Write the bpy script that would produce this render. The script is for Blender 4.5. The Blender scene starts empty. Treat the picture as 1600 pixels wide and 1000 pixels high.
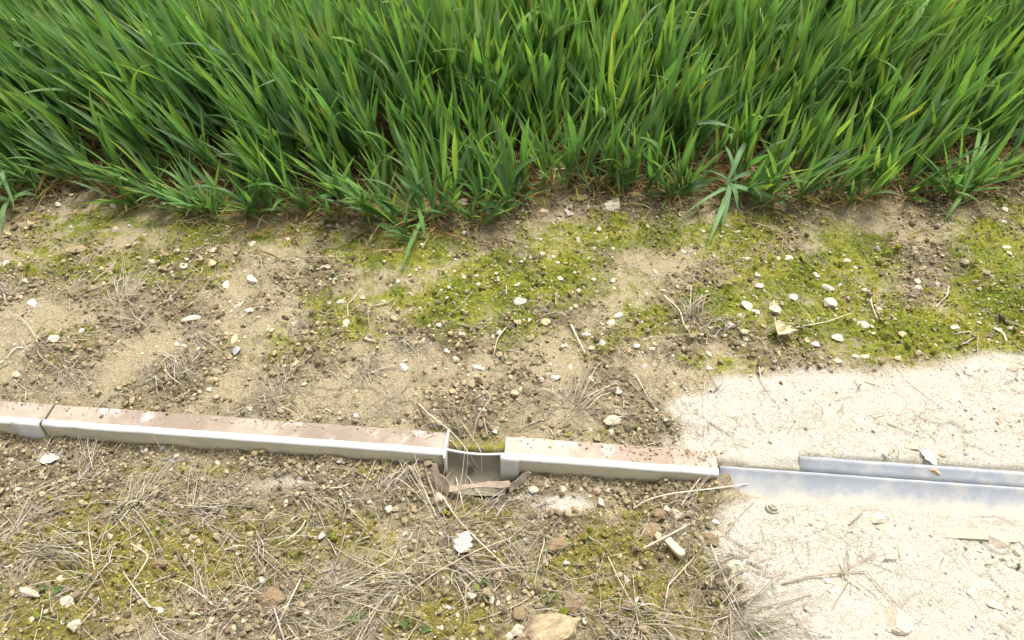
import bpy, math
import numpy as np
from mathutils import Vector, Matrix

R = np.random.RandomState(7)
S = bpy.context.scene
COL = S.collection

# ------------------------------------------------------------------ camera, sky, sun, exposure
H = 0.8                       # camera height above the soil in front of the gutter
PITCH = math.radians(47.0)    # looking down
FPX = 1155.0                  # focal length for a 1600 pixel wide picture
cam_d = bpy.data.cameras.new('camera')
cam_d.sensor_width = 36.0
cam_d.lens = 36.0 * FPX / 1600.0
cam_d.clip_start = 0.02
cam_d.clip_end = 500.0
cam = bpy.data.objects.new('camera', cam_d)
cam.location = (0, 0, H)
cam.rotation_euler = (math.pi / 2 - PITCH, 0, 0)
COL.objects.link(cam)
S.camera = cam

SUN_EL, SUN_AZ = math.radians(66), math.radians(28)     # azimuth clockwise from +Y
w = bpy.data.worlds.new('World')
S.world = w
w.use_nodes = True
nt = w.node_tree
sky = nt.nodes.new('ShaderNodeTexSky')
sky.sky_type = 'NISHITA'
sky.sun_disc = False
sky.sun_elevation = SUN_EL
sky.sun_rotation = SUN_AZ
sky.dust_density = 4.0
sky.air_density = 1.0
sky.ozone_density = 0.6
hs = nt.nodes.new('ShaderNodeHueSaturation')
hs.inputs['Saturation'].default_value = 0.2            # thin bright overcast
nt.links.new(sky.outputs['Color'], hs.inputs['Color'])
nt.links.new(hs.outputs['Color'], nt.nodes['Background'].inputs['Color'])
nt.nodes['Background'].inputs['Strength'].default_value = 0.115
sun_d = bpy.data.lights.new('sun', 'SUN')
sun_d.energy = 2.3
sun_d.angle = math.radians(24)
sun_d.color = (1.0, 0.955, 0.87)
sun = bpy.data.objects.new('sun', sun_d)
dv = Vector((math.sin(SUN_AZ) * math.cos(SUN_EL), math.cos(SUN_AZ) * math.cos(SUN_EL), math.sin(SUN_EL)))
sun.rotation_euler = (-dv).to_track_quat('-Z', 'Y').to_euler()
sun.location = (1, 2, 4)
COL.objects.link(sun)
S.view_settings.view_transform = 'Standard'
S.view_settings.look = 'None'
S.view_settings.exposure = 1.05
S.view_settings.gamma = 1.0

# ------------------------------------------------------------------ numeric helpers
FW = np.array([0, math.cos(PITCH), -math.sin(PITCH)])
UP = np.array([0, math.sin(PITCH), math.cos(PITCH)])
CP = np.array([0, 0, H])

def ray(px, py):
    d = FW + np.array([1.0, 0, 0]) * ((px - 800) / FPX) + UP * ((500 - py) / FPX)
    return d

def on_plane(px, py, z=0.0):
    d = ray(px, py)
    return CP + d * ((z - H) / d[2])

def mpp(p):
    return float(np.dot(np.asarray(p) - CP, FW)) / FPX

def sstep(a, b, x):
    t = np.clip((x - a) / (b - a), 0, 1)
    return t * t * (3 - 2 * t)

def hsh(ix, iy, s):
    h = (ix.astype(np.int64) * 374761393 + iy.astype(np.int64) * 668265263 + s * 1442695041) & 0xFFFFFFFF
    h = ((h ^ (h >> 13)) * 1274126177) & 0xFFFFFFFF
    h = ((h ^ (h >> 16)) * 2246822519) & 0xFFFFFFFF
    return ((h ^ (h >> 15)) & 0xFFFFFF) / float(0x1000000)

def gnoise(x, y, s=0):
    ix, iy = np.floor(x), np.floor(y)
    fx, fy = x - ix, y - iy
    ux, uy = fx * fx * fx * (fx * (fx * 6 - 15) + 10), fy * fy * fy * (fy * (fy * 6 - 15) + 10)
    def g(dx, dy):
        a = hsh(ix + dx, iy + dy, s) * 2 * math.pi
        return np.cos(a) * (fx - dx) + np.sin(a) * (fy - dy)
    a = g(0, 0) * (1 - ux) + g(1, 0) * ux
    b = g(0, 1) * (1 - ux) + g(1, 1) * ux
    return (a * (1 - uy) + b * uy) * 1.5

def fbm(x, y, f, octv=4, s=0, gain=0.5):
    r, a, t = 0, 1.0, 0
    for o in range(octv):
        r = r + a * gnoise(x * f + 17.3 * o, y * f - 9.1 * o, s + o)
        t += a
        a *= gain
        f *= 2.07
    return r / t

def worley(x, y, f, s=0):
    x, y = x * f, y * f
    ix, iy = np.floor(x), np.floor(y)
    f1 = np.full(x.shape, 9.0)
    f2 = np.full(x.shape, 9.0)
    idv = np.zeros(x.shape)
    for dx in (-1, 0, 1):
        for dy in (-1, 0, 1):
            jx, jy = ix + dx, iy + dy
            d = np.hypot(jx + hsh(jx, jy, s) - x, jy + hsh(jx, jy, s + 5) - y)
            near = d < f1
            f2 = np.where(near, f1, np.minimum(f2, d))
            idv = np.where(near, hsh(jx, jy, s + 9), idv)
            f1 = np.where(near, d, f1)
    return f1, f2, idv

# ------------------------------------------------------------------ gutter line (world)
ZT = 0.025
GA, GB = on_plane(100, 633, ZT), on_plane(1110, 705, ZT)
GU = (GB - GA)[:2]
GU = GU / np.linalg.norm(GU)
GN = np.array([GU[1], -GU[0]])        # towards the camera
GWID = 0.034

def gut(px, py=None):
    """station along the gutter's back line under picture column px"""
    lo, hi = -2.0, 3.0
    for _ in range(50):
        m = (lo + hi) / 2
        p = np.array([GA[0] + GU[0] * m, GA[1] + GU[1] * m, ZT])
        c = p - CP
        x = 800 + FPX * c[0] / np.dot(c, FW)
        if x < px: lo = m
        else: hi = m
    return m

def gw(t, s, z):
    return np.array([GA[0] + GU[0] * t + GN[0] * s, GA[1] + GU[1] * t + GN[1] * s, z])

T_GAPL, T_GAPR, T_END, T_JOIN = gut(703), gut(791), gut(1118), gut(86)

# ------------------------------------------------------------------ ground masks and height
MOSS = [  # px, py, rx, ry, weight
 (640,400,110,40,1.0),(760,450,120,55,1.1),(720,480,90,35,1.0),(560,390,70,25,.8),(880,430,70,45,1.0),(950,370,110,30,.9),
 (860,380,60,40,.8),(980,450,60,30,.6),(1120,370,110,35,.9),(1180,350,90,30,.6),(1240,440,110,50,1.0),(1330,400,70,70,.95),(1350,470,60,35,.7),
 (1150,480,80,40,.9),(1280,500,120,45,1.0),(1450,520,150,45,1.1),(1560,400,70,60,1.1),(1560,480,90,50,1.1),(1580,540,60,40,.9),
 (1130,570,60,22,.7),(1010,500,60,40,.7),(1380,550,100,25,.8),(1600,340,60,40,.6),
 (300,360,120,35,.75),(150,350,110,35,.75),(430,370,90,30,.65),(70,400,80,40,.6),(190,420,120,45,.55),(330,430,80,30,.45),(520,480,60,30,.7),(560,520,60,25,.6),(440,540,50,35,.5),
 (800,520,80,30,.6),(930,540,90,35,.45),(370,540,60,30,.4),(120,520,80,30,.35),(630,465,90,30,.8),
 (750,790,70,20,1.0),(560,830,70,45,.9),(590,880,50,35,.9),(440,830,90,40,.6),(430,880,90,40,.55),(690,960,100,45,.9),(620,940,70,40,.7),
 (350,840,160,60,.6),(480,830,90,50,.6),(780,860,90,40,.55),(200,870,150,70,1.0),(90,830,90,50,.8),(60,960,100,50,1.0),(300,880,110,55,.8),(220,940,90,45,.7),(140,780,130,30,.6),(400,790,110,25,.5),(330,720,40,14,.7),(590,730,50,14,.7),(230,720,60,12,.7),
 (950,850,70,40,1.0),(890,870,70,40,.9),(1010,920,80,45,1.0),(920,930,70,40,.9),(1060,960,80,35,.9),(990,790,70,18,.6),(1080,790,60,20,.5),(700,690,110,16,.5),(770,690,60,16,.7),(920,680,60,20,.45),
 (1070,880,60,40,.7),(830,900,60,40,.6),(1180,460,60,30,.7)]
PALE = [
 (1800,640,260,80,1.5),(1850,780,260,110,1.5),(1900,1000,300,150,1.5),(2200,760,350,150,1.5),
 (1085,640,50,30,1.0),(1150,600,60,25,.8),
 (1330,640,250,60,1.5),(1180,640,125,45,1.3),(1500,640,230,70,1.5),(1120,690,70,35,.9),(1600,620,150,70,1.5),(1330,700,250,40,1.5),(1560,720,150,50,1.5),
 (1300,850,170,90,1.6),(1450,900,260,120,1.7),(1600,880,200,130,1.6),(1400,990,230,90,1.6),(1230,800,110,30,1.4),(1180,830,60,50,1.0),(1600,1100,400,160,1.5),
 (880,775,75,20,.8),(430,742,100,22,.6),(60,700,80,30,.5),(560,590,90,26,.35),(720,600,120,28,.35),(300,600,60,20,.3),(1100,410,60,20,.35),(1430,480,60,20,.3),
 (870,985,70,30,.3)]

def blobs(lst, x, y):
    out = np.zeros(x.shape)
    for px, py, rx, ry, wt in lst:
        c = on_plane(px, py, 0.02)
        m = mpp(c)
        e = math.atan2(H, c[1])
        out = np.maximum(out, wt * np.exp(-(((x - c[0]) / (rx * m * 1.05)) ** 2 + ((y - c[1]) / (ry * m * 1.05 / math.sin(e))) ** 2)))
    return out

def masks(x, y):
    n1 = fbm(x, y, 9, 4, 3)
    n2 = fbm(x, y, 38, 3, 11)
    n3 = fbm(x, y, 110, 2, 21)
    mo = blobs(MOSS, x, y)
    mo = sstep(0.17, 0.82, mo + n1 * 0.30 + n2 * 0.48 + n3 * 0.36)
    pa = sstep(0.35, 0.75, blobs(PALE, x, y) + n1 * 0.22 + n2 * 0.13)
    mo = mo * (1 - 0.9 * sstep(0.3, 0.9, pa) * (y < 0.72))
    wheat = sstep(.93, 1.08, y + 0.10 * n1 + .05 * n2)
    rough = np.clip(0.60 + n1 * 1.7 + n2 * 0.6 + .34 * sstep(.56, .47, y), 0.05, 1) * (1 - 0.85 * pa)
    return mo, pa, rough, wheat

def height_raw(x, y):
    mo, pa, rough, wheat = masks(x, y)
    qx, qy = x - GA[0], y - GA[1]
    t = qx * GU[0] + qy * GU[1]
    s = qx * GN[0] + qy * GN[1]
    back = ZT - 0.004
    front = 0.019 * sstep(T_END - 0.12, T_END + 0.13, t)
    mid = 0.5 * (sstep(T_GAPL - 0.004, T_GAPL + 0.004, t) * (1 - sstep(T_GAPR - 0.004, T_GAPR + 0.004, t)))
    step = sstep(0.006, GWID - 0.006, s)
    h = back * (1 - step) + front * step
    gap = sstep(T_GAPL - 0.015, T_GAPL + 0.002, t) * (1 - sstep(T_GAPR + 0.0, T_GAPR + 0.03, t))
    h = h - gap * 0.012 * sstep(-0.05, 0.0, s) * (1 - step)
    h = h - gap * (0.036 * sstep(0.010, 0.025, s) * (1 - sstep(0.056, 0.072, s)) + .010 * sstep(0.05, 0.06, s) * (1 - sstep(0.075, 0.13, s)))
    buried = sstep(T_END - 0.02, T_END + 0.10, t) * np.where(t > gut(1250), sstep(-0.012, 0.004, s), sstep(0.012, 0.022, s)) * (1 - sstep(0.040, 0.058, s))
    nb = fbm(x, y, 22, 3, 95)
    h = h - buried * np.clip(0.0175 - .004 * sstep(.05, .5, nb), 0, 1) + .011 * np.exp(-((t - T_END - .006) / .020) ** 2 - ((s - .036) / .022) ** 2) * (.6 + nb) + .012 * np.exp(-((t - T_END - .004) / .022) ** 2 - ((s - .010) / .016) ** 2) * (.7 + nb)
    h = h + .0016 * nb * sstep(T_END, T_END + .1, t) * np.exp(-((s - .05) / .02) ** 2)
    h = h + .010 * np.clip(fbm(x, y, 15, 3, 96) - .06, 0, 1) * sstep(T_END, T_END + .1, t) * np.exp(-((s - .000) / .010) ** 2)
    h = h + .016 * np.clip(fbm(x, y, 24, 3, 97) + .05, 0, 1) * np.exp(-((s - GWID - .004) / .007) ** 2) * (t < T_END)
    near = 1 - 0.9 * np.exp(-(s / 0.012) ** 2) - 0.5 * np.exp(-((s - GWID) / 0.012) ** 2)
    near = np.clip(near, 0.15, 1)
    d = fbm(x, y, 4.5, 3, 31) * 0.008 + fbm(x, y, 18, 4, 41) * 0.0055
    a1, a2, ai = worley(x + 0.006 * gnoise(x * 60, y * 60, 3), y + 0.006 * gnoise(x * 60, y * 60, 4), 62, 51)
    b1, b2, bi = worley(x, y, 130, 61)
    clod = (np.sqrt(np.clip(1 - a1 * a1, 0, 1)) - 0.6) * (0.25 + ai ** 2) * 0.0165
    clod2 = (np.sqrt(np.clip(1 - b1 * b1, 0, 1)) - 0.6) * (0.25 + bi ** 2) * 0.0100
    d = d + rough * (clod + clod2) + mo * (fbm(x, y, 150, 2, 71) * 0.0042 + 0.0012) + fbm(x, y, 210, 2, 77) * 0.0024 * (0.25 + rough)
    c1, c2, ci = worley(x + 0.01 * gnoise(x * 30, y * 30, 8), y + 0.01 * gnoise(x * 30, y * 30, 9), 26, 81)
    crack = np.exp(-((c2 - c1) / 0.06) ** 2) * sstep(0.05, 0.3, fbm(x, y, 6, 2, 91))
    d = d - crack * 0.0035 * (1 - 0.5 * mo)
    return h + d * near, mo, pa, rough, wheat, crack

def axis(lo, hi, step, far, ratio=1.28):
    a = list(np.arange(lo, hi + 1e-9, step))
    g, v = step, a[-1]
    while v < far:
        g *= ratio
        v += g
        a.append(v)
    b, g, v = [], step, lo
    while v > -far:
        g *= ratio
        v -= g
        b.append(v)
    return np.array(b[::-1] + a)

DX = 0.0021
gx = axis(-0.98, 0.98, DX, 150)
gy = axis(0.24, 1.16, DX, 150)
GXX, GYY = np.meshgrid(gx, gy)
GZ, g_mo, g_pa, g_ro, g_wh, g_cr = height_raw(GXX, GYY)
cut = np.exp(-np.clip(np.hypot(GXX, GYY) - 3, 0, None))       # far from the plot the field is plain
GZ = GZ * cut

def bil(A, x, y):
    x, y = np.asarray(x, float), np.asarray(y, float)
    i = np.clip(np.searchsorted(gx, x) - 1, 0, len(gx) - 2)
    j = np.clip(np.searchsorted(gy, y) - 1, 0, len(gy) - 2)
    u = np.clip((x - gx[i]) / (gx[i + 1] - gx[i]), 0, 1)
    v = np.clip((y - gy[j]) / (gy[j + 1] - gy[j]), 0, 1)
    return (A[j, i] * (1 - u) + A[j, i + 1] * u) * (1 - v) + (A[j + 1, i] * (1 - u) + A[j + 1, i + 1] * u) * v

def hz(x, y):
    return bil(GZ, x, y)

def G(px, py):
    """the point of the ground seen at (px, py) of the 1600 x 1000 photograph"""
    z = 0.015
    for _ in range(12):
        p = on_plane(px, py, z)
        z = 0.5 * z + 0.5 * float(hz(p[0], p[1]))
    return on_plane(px, py, z)

def to_px(p):
    c = np.asarray(p) - CP
    d = np.dot(c, FW)
    return 800 + FPX * c[0] / d, 500 - FPX * np.dot(c, UP) / d

# ------------------------------------------------------------------ mesh helpers
def mesh_np(name, V, F, cols=None, smooth=False, extra=None):
    V = np.ascontiguousarray(V, dtype=np.float32)
    F = np.ascontiguousarray(F, dtype=np.int32)
    me = bpy.data.meshes.new(name)
    me.vertices.add(len(V))
    me.vertices.foreach_set('co', V.ravel())
    n, k = F.shape
    me.loops.add(n * k)
    me.loops.foreach_set('vertex_index', F.ravel())
    me.polygons.add(n)
    me.polygons.foreach_set('loop_start', np.arange(0, n * k, k, dtype=np.int32))
    me.polygons.foreach_set('loop_total', np.full(n, k, dtype=np.int32))
    me.polygons.foreach_set('use_smooth', np.full(n, smooth, dtype=bool))
    if cols is not None:
        at = me.attributes.new('tint', 'FLOAT_COLOR', 'POINT')
        c4 = np.ones((len(V), 4), np.float32)
        c4[:, :3] = cols
        at.data.foreach_set('color', c4.ravel())
    for nm, arr in (extra or {}).items():
        at = me.attributes.new(nm, 'FLOAT', 'POINT')
        at.data.foreach_set('value', np.ascontiguousarray(arr, dtype=np.float32).ravel())
    me.update()
    me.validate()
    return me

def obj(name, me, m=None, parent=None, loc=None):
    o = bpy.data.objects.new(name, me)
    COL.objects.link(o)
    if m is not None and me is not None and not me.materials:
        me.materials.append(m)
    if parent is not None:
        o.parent = parent
    if loc is not None:
        o.location = loc
    return o

def tag(o, label, cat, group=None, kind=None):
    if label: o['label'] = label
    if cat: o['category'] = cat
    if group: o['group'] = group
    if kind: o['kind'] = kind
    return o

def empty(name, loc, rz=0):
    o = bpy.data.objects.new(name, None)
    o.empty_display_size = 0.02
    o.location = loc
    o.rotation_euler = (0, 0, rz)
    COL.objects.link(o)
    return o

def tubes(P, Rd, sides=4):
    """P (N,K,3) paths, Rd (N,K) radii -> vertices, quads"""
    N, K, _ = P.shape
    T = np.gradient(P, axis=1)
    T /= np.linalg.norm(T, axis=2, keepdims=True) + 1e-9
    ref = np.where(np.abs(T[..., 2:3]) > 0.8, np.array([1.0, 0.1, 0]), np.array([0, 0.1, 1.0]))
    A = np.cross(T, ref)
    A /= np.linalg.norm(A, axis=2, keepdims=True) + 1e-9
    B = np.cross(T, A)
    an = np.arange(sides) * 2 * math.pi / sides
    V = P[:, :, None, :] + Rd[:, :, None, None] * (A[:, :, None, :] * np.cos(an)[None, None, :, None] + B[:, :, None, :] * np.sin(an)[None, None, :, None])
    idx = np.arange(N * K * sides).reshape(N, K, sides)
    a = idx[:, :-1, :]
    b = idx[:, 1:, :]
    F = np.stack([a, np.roll(a, -1, 2), np.roll(b, -1, 2), b], -1).reshape(-1, 4)
    return V.reshape(-1, 3), F

def ico(sub):
    import bmesh
    bm = bmesh.new()
    bmesh.ops.create_icosphere(bm, subdivisions=sub, radius=1)
    V = np.array([v.co[:] for v in bm.verts])
    F = np.array([[v.index for v in f.verts] for f in bm.faces])
    bm.free()
    return V, F

ICO = {k: ico(k) for k in (1, 2, 3, 4)}

def rock(sub, rs, planes=9, rough=0.05, lump=0.0):
    V, F = ICO[sub]
    V = V.copy()
    for _ in range(planes + 4):
        n = rs.randn(3)
        n /= np.linalg.norm(n)
        d = rs.uniform(0.42, 0.80)
        k = np.clip(V @ n - d, 0, None)
        V -= k[:, None] * n
    if lump:
        for _ in range(26):
            c = rs.randn(3)
            c /= np.linalg.norm(c)
            d2 = ((V / np.linalg.norm(V, axis=1, keepdims=True) - c) ** 2).sum(1)
            V *= (1 + lump * rs.uniform(-0.7, 1) * np.exp(-d2 / rs.uniform(0.03, 0.2)))[:, None]
    V *= (1 + rs.randn(len(V)) * rough * 0.4)[:, None]
    return V / np.abs(V).max(0), F

# ------------------------------------------------------------------ materials
def mat(name):
    m = bpy.data.materials.new(name)
    m.use_nodes = True
    n = m.node_tree
    return m, n, n.nodes['Principled BSDF']

def nd(n, typ, **kw):
    x = n.nodes.new(typ)
    for k, v in kw.items():
        if k in x.inputs.keys() if hasattr(x.inputs, 'keys') else False:
            x.inputs[k].default_value = v
        else:
            setattr(x, k, v)
    return x

def noise(n, scale, detail=4, rough=0.6, co=None):
    x = n.nodes.new('ShaderNodeTexNoise')
    x.inputs['Scale'].default_value = scale
    x.inputs['Detail'].default_value = detail
    x.inputs['Roughness'].default_value = rough
    if co is not None: n.links.new(co, x.inputs['Vector'])
    return x.outputs['Fac']

def remap(n, v, a, b, c=0.0, d=1.0):
    x = n.nodes.new('ShaderNodeMapRange')
    x.inputs[1].default_value, x.inputs[2].default_value, x.inputs[3].default_value, x.inputs[4].default_value = a, b, c, d
    n.links.new(v, x.inputs[0])
    return x.outputs[0]

def mix(n, f, a, b, mode='MIX'):
    x = n.nodes.new('ShaderNodeMix')
    x.data_type = 'RGBA'
    x.blend_type = mode
    for sock, v in ((x.inputs[0], f), (x.inputs[6], a), (x.inputs[7], b)):
        if isinstance(v, (tuple, list)): sock.default_value = (*v, 1) if len(v) == 3 else v
        elif isinstance(v, (int, float)): sock.default_value = v
        else: n.links.new(v, sock)
    return x.outputs[2]

def mth(n, op, a, b=0.0):
    x = n.nodes.new('ShaderNodeMath')
    x.operation = op
    for i, v in enumerate((a, b)):
        if isinstance(v, (int, float)): x.inputs[i].default_value = v
        else: n.links.new(v, x.inputs[i])
    return x.outputs[0]

def attr(n, nm, out='Fac'):
    x = n.nodes.new('ShaderNodeAttribute')
    x.attribute_name = nm
    return x.outputs[out]

def bump(n, bs, v, dist, strength=1.0, prev=None):
    x = n.nodes.new('ShaderNodeBump')
    x.inputs['Distance'].default_value = dist
    x.inputs['Strength'].default_value = strength
    n.links.new(v, x.inputs['Height'])
    if prev is not None: n.links.new(prev, x.inputs['Normal'])
    n.links.new(x.outputs[0], bs.inputs['Normal'])
    return x.outputs[0]

def obco(n):
    return n.nodes.new('ShaderNodeTexCoord').outputs['Object']

def soil_material():
    m, n, b = mat('soil')
    co = obco(n)
    n1, n2, n3, n4 = noise(n, 14, 5, .6, co), noise(n, 70, 5, .65, co), noise(n, 420, 4, .7, co), noise(n, 1100, 2, .6, co)
    f = mth(n, 'ADD', mth(n, 'MULTIPLY', n1, .40), mth(n, 'ADD', mth(n, 'MULTIPLY', n2, .35), mth(n, 'MULTIPLY', n3, .25)))
    ro = attr(n, 'rough')
    f = mth(n, 'ADD', f, remap(n, ro, 0.05, 1, -.12, .07))  # rough soil coloured darker, partly to paint in micro-shadow among the clods
    soil = mix(n, remap(n, f, .40, .62), (.56, .465, .295), (.255, .20, .118))
    soil = mix(n, remap(n, n3, .53, .66, 0, .75), soil, (.105, .08, .044))
    soil = mix(n, remap(n, n4, .57, .70, 0, .8), soil, (.62, .54, .40))
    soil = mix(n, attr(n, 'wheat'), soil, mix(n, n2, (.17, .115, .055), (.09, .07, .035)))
    pale = mix(n, remap(n, n2, .35, .7), (.85, .795, .69), (.75, .68, .555))
    pale = mix(n, remap(n, n3, .62, .74, 0, .5), pale, (.42, .35, .24))
    pa = attr(n, 'pale')
    c = mix(n, mth(n, 'MULTIPLY', pa, remap(n, n3, .3, .7, 1.0, .8)), soil, pale)
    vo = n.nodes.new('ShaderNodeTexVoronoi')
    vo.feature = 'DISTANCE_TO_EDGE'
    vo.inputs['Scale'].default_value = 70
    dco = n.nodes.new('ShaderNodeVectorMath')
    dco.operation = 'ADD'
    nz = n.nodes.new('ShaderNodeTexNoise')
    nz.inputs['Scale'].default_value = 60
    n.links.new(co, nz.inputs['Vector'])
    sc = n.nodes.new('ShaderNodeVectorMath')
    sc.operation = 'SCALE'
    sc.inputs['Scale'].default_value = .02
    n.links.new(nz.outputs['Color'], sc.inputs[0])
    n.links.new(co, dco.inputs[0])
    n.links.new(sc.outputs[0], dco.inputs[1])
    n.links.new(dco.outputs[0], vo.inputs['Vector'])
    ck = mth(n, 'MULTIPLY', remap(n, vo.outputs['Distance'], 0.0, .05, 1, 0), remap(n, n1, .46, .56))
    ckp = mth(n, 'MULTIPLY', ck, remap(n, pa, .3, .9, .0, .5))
    c = mix(n, ckp, c, (.30, .235, .15))  # crack lines browned in colour, standing in for the dark of their depth
    moss = mix(n, remap(n, n2, .35, .65), (.45, .42, .055), (.26, .295, .025))
    olive = mix(n, remap(n, n2, .35, .65), (.42, .355, .095), (.25, .215, .045))
    gm = n.nodes.new('ShaderNodeSeparateXYZ')
    n.links.new(co, gm.inputs[0])
    moss = mix(n, remap(n, gm.outputs['Y'], .45, .62, 1, 0), moss, olive)
    moss = mix(n, mth(n, 'MULTIPLY', remap(n, n1, .46, .60, 0, .8), remap(n, gm.outputs['Y'], .55, .75)), moss, (.15, .215, .018))
    moss = mix(n, remap(n, n3, .56, .7, 0, .5), moss, (.10, .12, .012))
    mf = mth(n, 'MULTIPLY', attr(n, 'moss'), remap(n, n3, .34, .50, .35, 1.0))
    c = mix(n, mf, c, moss)
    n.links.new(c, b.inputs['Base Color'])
    b.inputs['Roughness'].default_value = .95
    b.inputs['Specular IOR Level'].default_value = .1
    p = bump(n, b, n3, .0042, 1.0)
    p = bump(n, b, n4, .003, .9, p)
    bump(n, b, ck, -.002, .5, p)
    return m

def tinted(name, rough=.9, nscale=300, lo=.72, hi=1.15, bd=.0008, spec=.2, src='attr', spots=None):
    """a rough natural surface whose own colour comes from the piece (vertex or object colour)"""
    m, n, b = mat(name)
    co = obco(n) if src == 'attr' else n.nodes.new('ShaderNodeTexCoord').outputs['Object']
    if src == 'attr': c0 = attr(n, 'tint', 'Color')
    else: c0 = n.nodes.new('ShaderNodeObjectInfo').outputs['Color']
    nf = noise(n, nscale, 4, .65, co)
    g = n.nodes.new('ShaderNodeCombineColor')
    v = remap(n, nf, .3, .7, lo, hi)
    for i in range(3): n.links.new(v, g.inputs[i])
    c = mix(n, 1.0, c0, g.outputs[0], 'MULTIPLY')
    if spots:
        c = mix(n, remap(n, noise(n, nscale * .45, 3, .6, co), .56, .68, 0, spots[3]), c, spots[:3])
    n.links.new(c, b.inputs['Base Color'])
    b.inputs['Roughness'].default_value = rough
    b.inputs['Specular IOR Level'].default_value = spec
    bump(n, b, nf, bd, .8)
    return m

M_SOIL = soil_material()
M_STONE = tinted('stone', .85, 1.6, .80, 1.08, .0007, .25, 'obj', (.50, .41, .28, .35))
M_CLOD_O = tinted('clod_soil', .97, 4.0, .7, 1.2, .0025, .08, 'obj')
M_GRIT = tinted('grit', .9, 500, .7, 1.15, .0006, .2)
M_CRUMB = tinted('soil_crumb', .97, 600, .6, 1.2, .001, .08)
M_STRAW = tinted('dry_straw', .6, 160, .7, 1.15, .0002, .35)
M_MOSS = tinted('moss', .9, 800, .7, 1.2, .0002, .15)

def leaf_material():
    m, n, b = mat('wheat_leaf')
    c0 = attr(n, 'tint', 'Color')
    ac = attr(n, 'across')
    al = attr(n, 'along')
    wv = n.nodes.new('ShaderNodeMath')
    wv.operation = 'SINE'
    n.links.new(mth(n, 'MULTIPLY', ac, 26.0), wv.inputs[0])
    stripe = remap(n, wv.outputs[0], -1, 1, .86, 1.1)
    rib = remap(n, mth(n, 'ABSOLUTE', ac), 0, .12, 1.28, 1.0)
    g = n.nodes.new('ShaderNodeCombineColor')
    v = mth(n, 'MULTIPLY', mth(n, 'MULTIPLY', stripe, rib), remap(n, noise(n, 35, 3, .6, obco(n)), .3, .7, .85, 1.15))
    for i in range(3): n.links.new(v, g.inputs[i])
    c = mix(n, 1.0, c0, g.outputs[0], 'MULTIPLY')
    n.links.new(c, b.inputs['Base Color'])
    b.inputs['Roughness'].default_value = .44
    b.inputs['Specular IOR Level'].default_value = .5
    b.inputs['Sheen Weight'].default_value = .0
    tr = n.nodes.new('ShaderNodeBsdfTranslucent')
    n.links.new(mix(n, 1.0, c, (1.35, 1.42, .65), 'MULTIPLY'), tr.inputs['Color'])
    ms = n.nodes.new('ShaderNodeMixShader')
    ms.inputs[0].default_value = .38
    n.links.new(b.outputs[0], ms.inputs[1])
    n.links.new(tr.outputs[0], ms.inputs[2])
    n.links.new(ms.outputs[0], n.nodes['Material Output'].inputs['Surface'])
    bump(n, b, wv.outputs[0], .0003, .5)
    return m

M_LEAF = leaf_material()

def paint_metal(name, base, dirt, z0, z1, metallic=.0, rough=.32, dust=0.0):
    """pale painted sheet, soil-splashed along its foot"""
    m, n, b = mat(name)
    co = obco(n)
    n1, n2 = noise(n, 22, 5, .65, co), noise(n, 160, 4, .7, co)
    c = mix(n, remap(n, n1, .42, .68, 0, .45), base, tuple(x * .80 for x in base))
    c = mix(n, remap(n, n2, .60, .72, 0, .55), c, tuple(x * .6 for x in dirt))
    if dust:
        c = mix(n, remap(n, noise(n, 34, 6, .7, co), .46, .62, 0, dust), c, dirt)
        c = mix(n, remap(n, noise(n, 13, 4, .6, co), .50, .62, 0, .4), c, tuple(x * .78 for x in base))
    sp = n.nodes.new('ShaderNodeSeparateXYZ')
    n.links.new(co, sp.inputs[0])
    zz = mth(n, 'ADD', sp.outputs['Z'], remap(n, n1, .3, .7, -.004, .004))
    c = mix(n, remap(n, zz, z0, z1, .95, 0), c, dirt)
    n.links.new(c, b.inputs['Base Color'])
    b.inputs['Metallic'].default_value = metallic
    n.links.new(remap(n, n1, .3, .7, rough, rough + .22), b.inputs['Roughness'])
    bump(n, b, n2, .0004, .4)
    return m

def cover_material(nm, k, pk):
    m, n, b = mat(nm)
    co = obco(n)
    n1, n2, n3 = noise(n, 9, 5, .65, co), noise(n, 55, 5, .7, co), noise(n, 380, 4, .7, co)
    c = mix(n, remap(n, n1, .42, .60), tuple(v * k for v in (.385, .325, .265)), tuple(v * k for v in (.265, .205, .16)))
    c = mix(n, remap(n, n2, .52, .66, 0, .6 * pk), c, (.24, .18, .135))
    c = mix(n, remap(n, noise(n, 26, 4, .6, co), .57, .68, 0, .8), c, (.47, .445, .42))
    c = mix(n, remap(n, n3, .58, .70, 0, .6), c, (.20, .15, .11))
    n.links.new(c, b.inputs['Base Color'])
    b.inputs['Roughness'].default_value = .8
    b.inputs['Specular IOR Level'].default_value = .25
    p = bump(n, b, n3, .0012, .7)
    bump(n, b, n2, .002, .5, p)
    return m

M_COVER = cover_material('rusty_cover', 1.0, 1.0)
M_COVER2 = cover_material('dusty_cover', 1.28, .5)
M_FACE = paint_metal('pale_painted_metal', (.64, .595, .43), (.30, .215, .13), .001, .0095, 0, .5, .18)
M_RIM = paint_metal('white_rim_metal', (.68, .68, .65), (.45, .34, .24), -.03, -.02, 0, .25)
M_GALV = paint_metal('galvanised_sheet', (.30, .325, .36), (.52, .47, .38), .008, .0155, .0, .5, .5)
M_CONC = paint_metal('dusty_plate', (.44, .39, .30), (.6, .5, .37), -.1, -.09, 0, .8)
M_TROUGH = paint_metal('muddy_trough', (.27, .25, .19), (.16, .13, .085), -.030, -.006, .0, .6, .5)
M_TORN = tinted('torn_metal_strip', .7, 120, .75, 1.15, .001, .3)

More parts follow.
